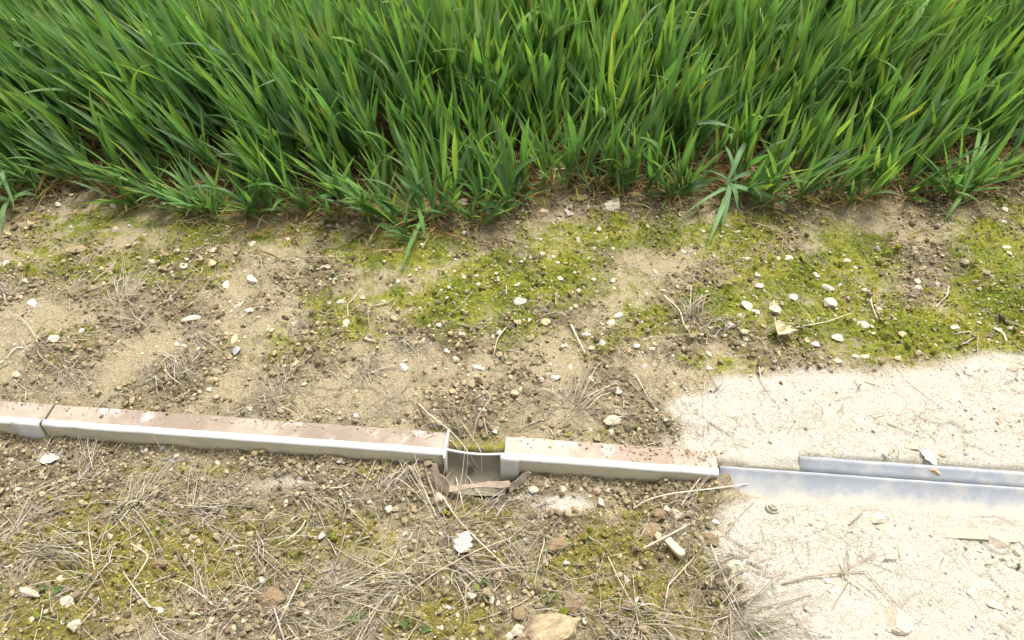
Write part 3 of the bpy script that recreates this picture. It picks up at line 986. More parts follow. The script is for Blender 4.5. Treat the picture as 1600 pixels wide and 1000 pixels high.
for px, py, wp, hp, ck, lab, fl in CLODS:
    Vr, Fr = rock(4, rs, -3, .06, .36)
    p = G(px, py)
    m = mpp(p)
    me = mesh_np('soil_clod', Vr, Fr, None, False)
    o = obj('soil_clod', me, M_CLOD_O)
    o.scale = (wp * m / 2, hp * m / 2 * 1.05, min(wp, hp) * m / 2 * fl)
    o.location = (p[0], p[1], float(hz(p[0], p[1])) + min(wp, hp) * m * .08)
    o.rotation_euler = (0, 0, rs.uniform(-.4, .4))
    o.color = (*CC[ck], 1)
    tag(o, lab, 'clod', 'soil clods')

# ------------------------------------------------------------------ grit, crumbs and moss cover (uncountable)
def scatter(N, seed, y1=1.14):
    rs = np.random.RandomState(seed)
    out = rs.rand(N, 2)
    y = .27 + (y1 - .27) * out[:, 1] ** .9
    hw = (y * FW[1] + .8 * -FW[2]) * .74
    x = (out[:, 0] * 2 - 1) * hw
    return x, y, rs

def off_gutter(x, y, a=-.004, b=GWID + .004):
    qx, qy = x - GA[0], y - GA[1]
    s = qx * GN[0] + qy * GN[1]
    t = qx * GU[0] + qy * GU[1]
    near_gap = (t > T_GAPL - .01) & (t < T_GAPR + .005)
    return ~((s > a) & (s < b)) & ~(near_gap & (s > 0) & (s < .085)) & ~((t > T_END) & (s > -.012) & (s < .075))

def pieces(name, x, y, rad, cols, m, seed, flat=(.5, .9), sub=1, sink=.2, kinds=10, zb=None):
    rs = np.random.RandomState(seed)
    N = len(x)
    tm = [rock(sub, rs, 4, .06)[0] for _ in range(kinds)]
    F0 = ICO[sub][1]
    T = np.stack(tm)[rs.randint(kinds, size=N)]
    sc = np.stack([rad * rs.uniform(.8, 1.4, N), rad * rs.uniform(.7, 1.1, N), rad * rs.uniform(*flat, N)], 1)
    T = T * sc[:, None, :]
    a = rs.rand(N) * 2 * math.pi
    ca, sa = np.cos(a)[:, None], np.sin(a)[:, None]
    X = T[..., 0] * ca - T[..., 1] * sa
    Y = T[..., 0] * sa + T[..., 1] * ca
    tl = rs.randn(N)[:, None] * .3
    Z = T[..., 2] + X * tl
    V = np.stack([X + x[:, None], Y + y[:, None], Z + ((hz(x, y) if zb is None else np.where(np.isnan(zb), hz(x, y), zb)) + sc[:, 2] * (1 - 2 * sink))[:, None]], -1)
    nv = T.shape[1]
    F = (F0[None] + (np.arange(N) * nv)[:, None, None]).reshape(-1, 3)
    C = np.repeat(cols[:, None, :], nv, 1).reshape(-1, 3)
    return obj(name, mesh_np(name, V.reshape(-1, 3), F, C, False), m)

def pick(rs, palette, N, jit=.15):
    c = np.array(palette)[rs.randint(len(palette), size=N)]
    return np.clip(c * (1 + rs.randn(N, 1) * jit) * (1 + rs.randn(N, 3) * .03), .01, .88)

# crumbs: where the ground is rough
x, y, rs = scatter(95000, 21)
mo, pa, ro = bil(g_mo, x, y), bil(g_pa, x, y), bil(g_ro, x, y)
cl = fbm(x, y, 16, 3, 123)
pr = np.clip(ro * 1.25 - .22 + cl * .9, .03, 1) * (1 - .93 * pa) * (1 - .65 * mo) + .16 * sstep(.55, .46, y) * (1 - pa)
k = (rs.rand(len(x)) < pr * .8) & off_gutter(x, y)
x, y, mo = x[k], y[k], mo[k]
rad = np.clip(rs.lognormal(math.log(.0015), .5, len(x)), .0007, .0055)
c = pick(rs, [(.40, .325, .195), (.31, .25, .145), (.43, .36, .225), (.20, .16, .095), (.15, .12, .07), (.28, .225, .135), (.36, .30, .19)], len(x))
mm = (rs.rand(len(x)) < mo * .35)
c[mm] = pick(rs, [(.20, .19, .05), (.17, .19, .03)], mm.sum())
ng = 420
tg = rs.uniform(T0, T_END + .01, ng)
tg[:150] = T_END - np.abs(rs.randn(150)) * .07
sg = np.abs(rs.randn(ng)) * .008 - .001
sg[:150] = rs.uniform(0, GWID - .008, 150)
ok = (sg < GWID - .01) & ~((tg > T_GAPL - .01) & (tg < T_GAPR + .004))
tg, sg = tg[ok], sg[ok]
nf = 2600
tf_, sf_ = rs.uniform(T0, T_END, nf), GWID + .0015 + np.abs(rs.randn(nf)) * .006
ok = ~((tf_ > T_GAPL - .03) & (tf_ < T_GAPR + .03))
tf_, sf_ = tf_[ok], sf_[ok]
ta, sa_ = np.concatenate([tg, tf_]), np.concatenate([sg, sf_])
x = np.concatenate([x, GA[0] + GU[0] * ta + GN[0] * sa_])
y = np.concatenate([y, GA[1] + GU[1] * ta + GN[1] * sa_])
zb = np.concatenate([np.full(len(rad), np.nan), np.full(len(tg), ZT), np.full(len(tf_), np.nan)])
rad = np.concatenate([rad, np.clip(rs.lognormal(math.log(.0009), .5, len(ta)), .0004, .003)])
c = np.concatenate([c, pick(rs, [(.40, .325, .195), (.31, .25, .145), (.46, .38, .23)], len(ta))])
o = pieces('soil_crumbs', x, y, rad, c, M_CRUMB, 22, (.55, 1.0), 1, zb=zb)
tag(o, 'loose brown crumbs of soil covering the rough ground', 'soil crumbs', kind='stuff')

# grit: pale little chips
x, y, rs = scatter(11000, 31)
pa = bil(g_pa, x, y)
cl = fbm(x, y, 7, 3, 133)
k = (rs.rand(len(x)) < np.clip(.22 + cl * 1.2, .02, 1) * (1 - .8 * pa)) & off_gutter(x, y)
x, y = x[k], y[k]
rad = np.clip(rs.lognormal(math.log(.0013), .45, len(x)), .0006, .0040)
c = pick(rs, [(.62, .57, .46), (.56, .49, .37), (.50, .42, .30), (.58, .50, .40), (.40, .37, .34), (.60, .55, .43)], len(x), .1)
o = pieces('gravel', x, y, rad, c, M_GRIT, 32, (.4, .8))
tag(o, 'fine pale stone chips strewn over the soil', 'gravel', kind='stuff')

# grains on the pale ground
x, y, rs = scatter(16000, 35, .85)
pa = bil(g_pa, x, y)
k = (rs.rand(len(x)) < pa * .8 * np.clip(.6 + fbm(x, y, 25, 3, 140), .1, 1)) & off_gutter(x, y)
x, y = x[k], y[k]
rad = np.clip(rs.lognormal(math.log(.0009), .5, len(x)), .0004, .0035)
c = pick(rs, [(.70, .61, .47), (.60, .50, .36), (.76, .70, .58), (.45, .37, .26), (.68, .58, .43)], len(x), .1)
o = pieces('dust_grains', x, y, rad, c, M_GRIT, 36, (.4, .8))
tag(o, 'dusty grains lying on the pale dry ground', 'grains', kind='stuff')

# moss: tiny leafy shoots
x, y, rs = scatter(210000, 41)
mo = bil(g_mo, x, y)
k = (rs.rand(len(x)) < mo ** 1.5 * np.clip(.62 + fbm(x, y, 60, 3, 143) * 1.2, 0, 1)) & off_gutter(x, y, -.002, GWID + .002)
x, y = x[k], y[k]
N = len(x)
a = rs.rand(N) * 2 * math.pi
L = rs.uniform(.0014, .0036, N)
el = rs.uniform(.2, 1.2, N)
wd = L * rs.uniform(.22, .42, N)
z = hz(x, y) - .0004
d = np.stack([np.cos(a) * np.cos(el), np.sin(a) * np.cos(el), np.sin(el)], 1) * L[:, None]
sd = np.stack([-np.sin(a), np.cos(a), np.zeros(N)], 1) * wd[:, None]
B = np.stack([x, y, z], 1)
V = np.stack([B, B + d * .5 + sd, B + d, B + d * .5 - sd], 1).reshape(-1, 3)
F = np.arange(N * 4).reshape(N, 4)
low = sstep(.62, .45, y)[:, None]
c1 = pick(rs, [(.40, .42, .05), (.29, .36, .03), (.21, .275, .025), (.49, .47, .07), (.39, .37, .05)], N, .18)
c2 = pick(rs, [(.42, .36, .09), (.34, .30, .06), (.26, .24, .045), (.46, .39, .12)], N, .18)
dk = (sstep(-.1, .25, fbm(x, y, 14, 3, 147)) * .62 * sstep(.55, .75, y))[:, None]
c1 = c1 * (1 - dk) + c1 * dk * np.array([.42, .6, .5])
o = obj('moss', mesh_np('moss', V, F, np.repeat(c1 * (1 - low) + c2 * low, 4, 0), False), M_MOSS)
tag(o, 'yellow-green moss carpet in patches over the soil', 'moss', kind='stuff')

# ------------------------------------------------------------------ straw
STRAWC = [(.52, .44, .31), (.62, .55, .42), (.42, .35, .25), (.34, .28, .21), (.66, .60, .49), (.46, .41, .34), (.28, .22, .16)]
def straw_paths(cx, cy, n, L, rs, spread=.01, lift=.012, az=None, azs=3.1, K=7, away=True):
    a = (rs.rand(n) * 2 - 1) * azs + (rs.rand() * 6.3 if az is None else az)
    l = L * rs.uniform(.35, 1.15, n)
    bx = cx + rs.randn(n) * spread
    by = cy + rs.randn(n) * spread
    t = np.linspace(0, 1, K)[None]
    bend = rs.randn(n)[:, None] * .26
    kink = (rs.rand(n) < .3)[:, None] * rs.randn(n)[:, None] * .8 * (t > rs.uniform(.3, .7, n)[:, None])
    ang = a[:, None] + bend * (t - .3) + kink
    st = l[:, None] / (K - 1)
    X = bx[:, None] + np.cumsum(np.cos(ang), 1) * st
    Y = by[:, None] + np.cumsum(np.sin(ang), 1) * st
    Zl = np.abs(rs.randn(n))[:, None] * lift * np.sin(np.clip(t * rs.uniform(.55, 1.1, n)[:, None], 0, 1) * math.pi)
    Z = np.maximum(hz(X, Y), hz(X, Y).mean(1, keepdims=True)) + .0009 + Zl
    r0 = np.clip(rs.lognormal(math.log(.00034), .5, n), .00018, .0013)
    Rd = r0[:, None] * (1.0 - .55 * t)
    return np.stack([X, Y, Z], -1), Rd

def straw_mesh(name, sets, rs, origin=(0, 0, 0), dark=1.0):
    P = np.concatenate([s[0] for s in sets]) - np.array(origin)
    Rd = np.concatenate([s[1] for s in sets])
    V, F = tubes(P, Rd, 4)
    c = pick(rs, STRAWC, len(P), .14) * dark
    return mesh_np(name, V, F, np.repeat(c, P.shape[1] * 4, 0), True)

TUFTS = [(190,468,34,.07),(215,505,45,.06),(268,562,42,.055),(292,575,30,.05),(50,545,26,.07),(108,578,30,.05),(14,452,40,.05),(232,592,26,.04),(300,520,24,.06),(440,600,26,.05),(430,630,20,.04),
 (575,578,40,.035),(602,628,24,.04),(462,522,24,.05),(690,663,26,.045),(650,545,30,.05),(897,638,30,.085),(1076,498,44,.05),(1140,500,22,.06),(1255,512,16,.06),(56,862,60,.06),(205,790,40,.08),(30,830,24,.08),
 (300,800,46,.09),(350,792,30,.06),(240,985,34,.05),(694,826,40,.11),(632,905,40,.08),(512,925,50,.09),(572,965,44,.07),(600,772,46,.05),(480,772,22,.05),(1030,565,18,.04),(1155,880,22,.06),(1145,955,60,.09),
 (1180,992,26,.05),(1000,972,50,.08),(852,830,26,.06),(822,885,30,.06),(762,912,24,.06),(858,492,22,.035),(1060,800,26,.06),(400,850,40,.07),(130,750,26,.06),(440,960,40,.07),(330,960,34,.07),(150,900,20,.07),(705,880,26,.06),(760,800,22,.05),(930,960,26,.06),(1090,900,20,.06),(540,790,24,.05),(980,650,16,.05),(120,455,20,.05)]
rs = np.random.RandomState(77)
for px, py, n, L in TUFTS:
    n = int(n * .8)
    p = G(px, py)
    sets = [straw_paths(p[0], p[1], n, L, rs, .007, .010, rs.choice([.25, 2.7, 3.5, -.3, .9]) + rs.randn() * .4, rs.uniform(.35, 1.5)), straw_paths(p[0], p[1], n, L * .45, rs, .009, .008)]
    o = obj('straw_tuft', straw_mesh('straw_tuft', sets, rs, p), M_STRAW, None, tuple(p))
    dn = 'dense' if n >= 32 else 'loose' if n >= 20 else 'thin'
    sz = 'wide' if L >= .065 else 'small'
    want(o, f'{sz} {dn} tuft of dry grey straw', f'{sz} {dn} tufts of dry straw', relation(px, py), px, 'straw tuft', 'dry straw tufts')

# litter
sets = []
x, y, rs = scatter(1500, 51, 1.05)
pa = bil(g_pa, x, y)
for i in range(len(x)):
    dens = .75 if y[i] < .52 else .33
    if x[i] > .25 and y[i] > .5: dens = .28
    if rs.rand() > dens * (1 - .75 * pa[i]): continue
    if not off_gutter(x[i:i + 1], y[i:i + 1])[0]: continue
    sets.append(straw_paths(x[i], y[i], 1 + rs.randint(3), rs.uniform(.02, .075), rs, .004, .004))
o = obj('straw_litter', straw_mesh('straw_litter', sets, rs), M_STRAW)
tag(o, 'thin bits of dry straw strewn over the soil', 'straw litter', kind='stuff')
sets = []
x, y, rs = scatter(1000, 53, .62)
k = (rs.rand(len(x)) < .5 * (1 - .85 * bil(g_pa, x, y)))
for i in np.where(k)[0]:
    if off_gutter(x[i:i + 1], y[i:i + 1], -.01, GWID + .02)[0]:
        sets.append(straw_paths(x[i], y[i], 2 + rs.randint(4), rs.uniform(.015, .05), rs, .008, .003))
o = obj('root_litter', straw_mesh('root_litter', sets, rs, dark=.75), M_STRAW)
tag(o, 'fine matted rootlets on the ground in front of the gutter', 'rootlets', kind='stuff')

# single stalks one can point at: picture points (x, y, height above the soil)
def stalk(pts, r, lab, c=(.66, .58, .43), name='straw', cat='straw', taper=.5, branches=()):
    r = r * .8
    def line(pts, n=18):
        Q = []
        for px, py, h in pts:
            p = G(px, py)
            if h > 0:
                d = ray(px, py)
                zz = p[2] + h
                p = CP + d * ((zz - H) / d[2])
            Q.append(p + np.array([0, 0, r]))
        Q = np.array(Q)
        t0 = np.linspace(0, 1, len(Q))
        t = np.linspace(0, 1, n)
        P = np.stack([np.interp(t, t0, Q[:, i]) for i in range(3)], 1)
        for _ in range(2): P[1:-1] = (P[:-2] + 2 * P[1:-1] + P[2:]) / 4
        return P
    ls = [line(pts)] + [line(b) for b in branches]
    org = ls[0][0].copy()
    P = np.stack(ls) - org
    Rd = np.stack([np.linspace(r, r * taper, 18) * (1 if i == 0 else .65) for i in range(len(ls))])
    Rd = Rd * (1 + .12 * np.random.RandomState(len(TAKEN) + int(pts[0][0])).randn(*Rd.shape))
    V, F = tubes(P, Rd, 6)
    o = obj(name, mesh_np(name, V, F, np.tile(c, (len(V), 1)), True), M_STRAW, None, tuple(org))
    tag(o, lab, cat)
    return o

stalk([(655,632,.004),(668,646,.012),(712,680,.02),(737,715,.012),(760,750,-.002)], .0012, 'thick pale stalk leaning across the gap into the broken trough')
stalk([(1221,913,.001),(1262,901,.003),(1310,896,.004),(1352,892,.003)], .0013, 'forked brown twig lying on the lower pale ground', (.36, .28, .19), 'twig', 'twig', .7,
      branches=[[(1310,895,.004),(1345,878,.006),(1371,861,.004)],[(1352,892,.003),(1372,915,.003),(1413,958,.002)]])
stalk([(1005,858,.004),(1030,845,.009),(1055,832,.010),(1077,820,.008)], .0022, 'grey split stick lying across the flat beige bar', (.50, .44, .35), 'stick', 'stick', .7)
stalk([(990,795,.002),(1010,781,.008),(1050,771,.012),(1110,765,.010),(1200,752,.004),(1240,752,.001)], .0013, 'long curved pale stalk reaching to the galvanised gutter', (.72, .65, .52))
stalk([(692,776,.002),(700,790,.004),(715,812,.006),(740,838,.008),(765,862,.006),(800,895,.003)], .0013, 'long pale stalk slanting past the white oak leaf', (.70, .62, .48))
stalk([(800,840,.004),(740,862,.008),(680,895,.008),(630,935,.004)], .0008, 'thin straight stalk running below the white oak leaf')
stalk([(600,770,.004),(618,745,.01),(640,760,.012),(668,790,.004)], .0008, 'bent stalk near the foot of the left gutter section')
stalk([(470,905,.002),(455,935,.02),(440,965,.012),(420,998,.004)], .0011, 'pale broken stem standing in the lower left straw')
stalk([(1037,462,.002),(1062,485,.004),(1068,508,.005),(1078,520,.002)], .0017, 'pale woody root beside the straw tuft right of centre', (.68, .58, .42), 'root', 'root')
stalk([(892,508,.002),(903,530,.005),(914,552,.002)], .0015, 'short white stem just left of the large white stones at centre', (.80, .74, .62))
stalk([(1358,455,.001),(1362,478,.003),(1370,498,.001)], .0013, 'short upright white stem on the moss at right', (.78, .72, .6))
stalk([(1482,448,.002),(1480,462,.004),(1462,480,.001)], .0010, 'curved pale stem on moss near the bare tan patch', (.74, .68, .54))
stalk([(1243,512,.001),(1290,504,.003),(1330,490,.002)], .0011, 'pale slanting stem left of the chalk-white stone', (.70, .62, .48))
stalk([(1552,514,.001),(1567,522,.004),(1572,535,.002)], .0024, 'thick pale curled stem at the right edge of the moss', (.76, .68, .5))
stalk([(0,500,.002),(25,490,.006),(45,508,.008),(62,540,.003)], .0008, 'arched straw near the left edge above the gutter')
stalk([(745,598,.002),(770,620,.006),(746,650,.01),(738,690,.004)], .0007, 'fine bent stalk hanging over the back rim of the trough')
stalk([(722,660,.004),(752,705,.03),(753,740,.03)], .0006, 'fine upright stalk in the middle of the trough')
stalk([(722,730,.004),(735,752,.012),(752,775,.012),(762,800,.003)], .0010, 'short stalk crossing the torn strip of the trough', (.72, .64, .5))
stalk([(712,745,.01),(720,775,.02),(726,802,.004)], .0010, 'upright pale stem in front of the torn strip', (.74, .66, .52))
stalk([(0,792,.002),(60,765,.01),(120,742,.002)], .0007, 'long thin straw in front of the left gutter joint')
stalk([(205,850,.002),(235,868,.01),(215,900,.01),(195,925,.002)], .0010, 'kinked stem on the lower left moss')
stalk([(950,870,.002),(968,908,.008),(990,948,.003)], .0007, 'thin straw across the lower green moss')
stalk([(1058,890,.002),(1044,915,.006),(1038,950,.002)], .0011, 'forked pale stem right of the lower green moss', (.74, .66, .5), branches=[[(1044,915,.006),(1075,882,.008),(1085,870,.003)]])
stalk([(1110,850,.002),(1130,900,.01),(1160,960,.006),(1172,992,.002)], .0008, 'long straw beside the knobbly white lump')
stalk([(1390,560,.0),(1420,600,.001),(1475,640,.0)], .0005, 'thin dark thread of root on the upper pale ground', (.30, .25, .17), 'root', 'root')

# ------------------------------------------------------------------ dead leaves
def dead_leaf(px, py, wp, hp, rot, lab, c, lobes=4, curl=.3, lift=.003, tilt=(0, 0), seed=0, zadd=0):
    rs = np.random.RandomState(seed)
    p = G(px, py)
    m = mpp(p)
    n = 26
    ts = np.linspace(0, 1, n)
    prof = np.sin(math.pi * ts ** .8) ** .7 * (.62 + .38 * np.abs(np.sin(ts * math.pi * lobes))) + .02
    prof = prof * (1 + rs.randn(n) * .06)
    K = 8
    V, F = [], []
    for i, t in enumerate(ts):
        for j in range(-K, K + 1):
            v = j / K
            x_, y_ = (t - .5) * 2, v * prof[i]
            z_ = curl * (abs(v) ** 1.6 * prof[i] + .5 * (t - .5) ** 2 * 2) + .05 * math.sin(9 * t + 5 * v) * curl + .03 * math.cos(14 * v + t * 3)
            V.append((x_ * hp * m / 2, y_ * wp * m / 2, z_ * wp * m / 2))
    q = 2 * K + 1
    for i in range(n - 1):
        for j in range(q - 1):
            a = i * q + j
            F.append((a, a + 1, a + q + 1, a + q))
    root = empty('dead_leaf', (p[0], p[1], float(hz(p[0], p[1])) + lift + zadd))
    root.rotation_euler = (tilt[0], tilt[1], math.radians(rot))
    Vn = np.array(V)
    shade = np.clip(1 + .12 * np.random.RandomState(seed + 1).randn(len(Vn), 1), .6, 1.2)
    o = obj('blade', mesh_np('blade', Vn, np.array(F), np.array(c)[None] * shade, True), M_STRAW, root)
    md = o.modifiers.new('thickness', 'SOLIDIFY')
    md.thickness = .0004
    xs = np.linspace(-1.35, .9, 12)
    P = np.stack([xs * hp * m / 2, 0 * xs, (curl * (xs / 2) ** 2 * 1.0 + .04) * wp * m / 2 + .0003], 1)
    tv, tf = tubes(P[None], np.linspace(.0007, .0002, 12)[None], 5)
    obj('midrib', mesh_np('midrib', tv, tf, np.tile(np.array(c) * .75, (len(tv), 1)), True), M_STRAW, root)
    tag(root, lab, 'dead leaf', 'dead tree leaves')

dead_leaf(725, 853, 31, 36, 72, 'whitish lobed oak leaf lying on straw in front of the gap', (.62, .56, .47), 3.5, .16, .010, (.05, -.1), 1)
dead_leaf(1450, 717, 17, 30, -60, 'small whitish lobed leaf lying against the galvanised gutter', (.72, .68, .62), 3, .3, .003, (.1, .1), 2)
dead_leaf(1217, 521, 36, 40, 60, 'large curled tan leaf on moss right of centre', (.58, .49, .33), 3, .9, .004, (.2, .3), 3)
dead_leaf(80, 720, 18, 28, 12, 'pale dry leaf below the left gutter joint', (.70, .62, .5), 2.5, .4, .003, (.1, 0), 4)
dead_leaf(522, 308, 24, 38, 70, 'brown curled leaf at the foot of the wheat left of centre', (.36, .25, .15), 2, .8, .006, (.2, .3), 5)
dead_leaf(1208, 486, 22, 22, 20, 'cream crumpled leaf scrap behind the curled tan leaf', (.72, .66, .46), 3, .8, .004, (.3, .2), 6)
dead_leaf(815, 690, 10, 13, 30, 'tiny pale leaf scrap behind the right gutter section', (.66, .56, .42), 2, .4, .002, (0, .1), 7, .003)

# ------------------------------------------------------------------ bolt
def bolt():
    p = G(1207, 794)
    root = empty('bolt', (p[0], p[1], float(hz(p[0], p[1])) + .0018))
    def ringed(levels, sides):
        V, F = [], []
        for r, z in levels:
            for i in range(sides):
                a = i * 2 * math.pi / sides
                V.append((r * math.cos(a), r * math.sin(a), z))
        for l in range(len(levels) - 1):
            for i in range(sides):
                F.append((l * sides + i, l * sides + (i + 1) % sides, (l + 1) * sides + (i + 1) % sides, (l + 1) * sides + i))
        F.append(tuple((len(levels) - 1) * sides + i for i in range(sides)))
        return V, F
    V, F = ringed([(.0082, -.004), (.0082, .0012), (.0076, .0018)], 24)
    obj('washer', pymesh('washer', V, F), M_CONC, root)
    V, F = ringed([(.0062, .001), (.0062, .0046), (.0054, .0058)], 6)
    obj('bolt_head', pymesh('bolt_head', V, F), M_CONC, root)
    V, F = ringed([(.0030, .005), (.0030, .0072), (.0024, .0078)], 14)
    obj('shank', pymesh('shank', V, F), M_CONC, root)
    tag(root, 'dusty hexagonal bolt head on pale soil below the galvanised gutter', 'bolt')
bolt()

# ------------------------------------------------------------------ wheat
def leaves(B, D0, AZ, L, Wd, bend, twist, cb, ct, rs, M=11):
    """B (N,3) bases, D0 (N,3) start directions, AZ (N,2) droop directions -> blades folded along the midrib"""
    N = len(B)
    t = np.linspace(0, 1, M)
    az3 = np.concatenate([AZ, -.75 * np.ones((N, 1))], 1)
    D = D0[:, None, :] + (bend[:, None] * t[None] ** 2)[..., None] * az3[:, None, :]
    D /= np.linalg.norm(D, axis=2, keepdims=True)
    P = B[:, None, :] + np.cumsum(np.concatenate([np.zeros((N, 1, 3)), D[:, :-1]], 1), 1) * (L[:, None, None] / (M - 1))
    side = np.stack([-AZ[:, 1], AZ[:, 0], np.zeros(N)], 1)[:, None, :]
    side = side - (side * D).sum(2, keepdims=True) * D
    side /= np.linalg.norm(side, axis=2, keepdims=True) + 1e-9
    nrm = np.cross(D, side)
    tw = twist[:, None] * (t[None] - .1)
    sd = side * np.cos(tw)[..., None] + nrm * np.sin(tw)[..., None]
    nn = -side * np.sin(tw)[..., None] + nrm * np.cos(tw)[..., None]
    prof = (.50 + .5 * sstep(0, .30, t)) * (1 - sstep(.45, 1.04, t) ** 1.25) + .012
    hwid = Wd[:, None, None] / 2 * prof[None, :, None]
    fold = .30
    V = np.stack([P - sd * hwid + nn * hwid * fold, P - sd * hwid * .5 + nn * hwid * fold * .35, P, P + sd * hwid * .5 + nn * hwid * fold * .35, P + sd * hwid + nn * hwid * fold], 2)
    I = np.arange(N * M * 5).reshape(N, M, 5)
    F = np.stack([I[:, :-1, :-1], I[:, :-1, 1:], I[:, 1:, 1:], I[:, 1:, :-1]], -1).reshape(-1, 4)
    tip = sstep(.55, 1.0, t)[None, :, None]
    C = cb[:, None, :] * (1 - tip) + ct[:, None, :] * tip
    C = np.repeat(C[:, :, None, :], 5, 2).reshape(-1, 3)
    ac = np.tile(np.array([-1, -.5, 0, .5, 1]), N * M)
    al = np.repeat(np.tile(t, N), 5)
    return V.reshape(-1, 3), F, C, ac, al

GREENS = [(.150, .290, .076), (.188, .340, .084), (.115, .240, .074), (.250, .390, .090), (.122, .258, .094), (.168, .315, .094)]
GLAUC = [(.14, .235, .11), (.16, .26, .14)]
YELL = [(.52, .42, .09), (.50, .36, .12), (.46, .33, .15)]
DEAD = [(.42, .29, .14), (.34, .22, .11), (.50, .38, .20), (.28, .18, .09)]

def lean_at(x):
    return -.29 + .37 * sstep(-.75, .45, x)

def tillers(X, Y, SH, LL, rs, splay=.0, nl=4, wid=.0108, ydead=.25):
    """X, Y bases; SH stem heights; LL leaf lengths -> (stems, green leaves, dead leaves)"""
    N = len(X)
    Z = hz(X, Y) - .003
    lx = lean_at(X) + rs.randn(N) * .11
    ly = rs.randn(N) * .10 - .05
    sp = rs.rand(N) * 6.283
    lx, ly = lx + np.cos(sp) * splay, ly + np.sin(sp) * splay
    K = 5
    t = np.linspace(0, 1, K)[None]
    base = np.stack([X, Y, Z], 1)
    dirv = np.stack([lx, ly, np.ones(N)], 1)
    dirv /= np.linalg.norm(dirv, axis=1, keepdims=True)
    P = base[:, None, :] + dirv[:, None, :] * (SH[:, None] * t)[..., None]
    sv, sf = tubes(P, np.tile(np.linspace(.0021, .0014, K), (N, 1)) * rs.uniform(.8, 1.2, (N, 1)), 5)
    cbase = pick(rs, [(.36, .33, .10), (.22, .27, .06), (.14, .22, .04)], N, .1)
    ctop = pick(rs, GREENS, N, .1)
    sc = np.repeat((cbase[:, None] * (1 - t[..., None]) + ctop[:, None] * t[..., None]), 5, 1).reshape(-1, 3)
    stems = (sv, sf, sc)
    Bs, Ds, As, Ls, Ws, bs, tw, cb, ct = [], [], [], [], [], [], [], [], []
    for q in range(nl):
        f = np.clip((q + 1) / nl * .92 + rs.uniform(-.12, .08, N), .12, 1)
        az = sp + q * math.pi + rs.randn(N) * .7 if q % 2 else rs.rand(N) * 6.283
        up = .30 + .75 * f + rs.rand(N) * .5 - splay * .35
        d = np.stack([np.cos(az) * .27 + lx * 1.3, np.sin(az) * .24 + ly * 1.0, np.clip(up, .12, 3)], 1)
        d /= np.linalg.norm(d, axis=1, keepdims=True)
        ax = np.stack([d[:, 0] + rs.randn(N) * .12, d[:, 1] + rs.randn(N) * .12], 1)
        ax /= np.linalg.norm(ax, axis=1, keepdims=True) + 1e-6
        Bs.append(base + dirv * (SH * f)[:, None])
        Ds.append(d); As.append(ax)
        Ls.append(LL * rs.uniform(.72, 1.15, N) * (.70 + .30 * f))
        Ws.append(wid * rs.uniform(.7, 1.2, N) * np.clip(LL / .15, .55, 1.1))
        bs.append(np.where(rs.rand(N) < .08, rs.uniform(.8, 2.2, N), rs.uniform(.0, .30, N)))
        tw.append(rs.randn(N) * 1.0)
        g = pick(rs, GREENS, N, .13)
        gl = rs.rand(N) < .16
        g[gl] = pick(rs, GLAUC, gl.sum(), .1)
        tp = g * np.array([1.22, 1.1, 1.0])
        yl = rs.rand(N) < .035
        tp[yl] = pick(rs, YELL, yl.sum(), .1)
        cb.append(g); ct.append(tp)
    cat = np.concatenate
    green = leaves(cat(Bs), cat(Ds), cat(As), cat(Ls), cat(Ws), cat(bs), cat(tw), cat(cb), cat(ct), rs)
    nd_ = rs.rand(N) < ydead
    n2 = int(nd_.sum())
    dead = None
    if n2:
        az = rs.rand(n2) * 6.283
        d = np.stack([np.cos(az), np.sin(az), rs.uniform(.1, .9, n2)], 1)
        d /= np.linalg.norm(d, axis=1, keepdims=True)
        ax = np.stack([np.cos(az), np.sin(az)], 1)
        c = pick(rs, YELL + DEAD + DEAD, n2, .12)
        dead = leaves(base[nd_] + np.array([0, 0, .008]), d, ax, rs.uniform(.03, .085, n2), rs.uniform(.0018, .0048, n2), rs.uniform(.6, 2.6, n2), rs.randn(n2) * 2.5, c, c * .85, rs, 8)
        dv = dead[0]
        dv[:, 2] = np.maximum(dv[:, 2], hz(dv[:, 0], dv[:, 1]) + .001)
    gv = green[0]
    gv[:, 2] = np.maximum(gv[:, 2], hz(gv[:, 0], gv[:, 1]) + .001)
    return stems, green, dead

EDGE_X = [-300, 0, 60, 130, 200, 300, 400, 500, 600, 700, 780, 830, 900, 1000, 1100, 1200, 1300, 1400, 1480, 1540, 1600, 1900]
EDGE_Y = [300, 300, 288, 276, 288, 312, 326, 324, 332, 332, 314, 288, 274, 284, 292, 298, 300, 290, 282, 264, 252, 246]
ew = np.array([on_plane(a, b, .02)[:2] for a, b in zip(EDGE_X, EDGE_Y)])
def edge_y(x): return np.interp(x, ew[:, 0], ew[:, 1])

def leaf_mesh(name, d, org=(0, 0, 0)):
    V, F, C, ac, al = d
    return mesh_np(name, V - np.array(org), F, C, True, {'across': ac, 'along': al})

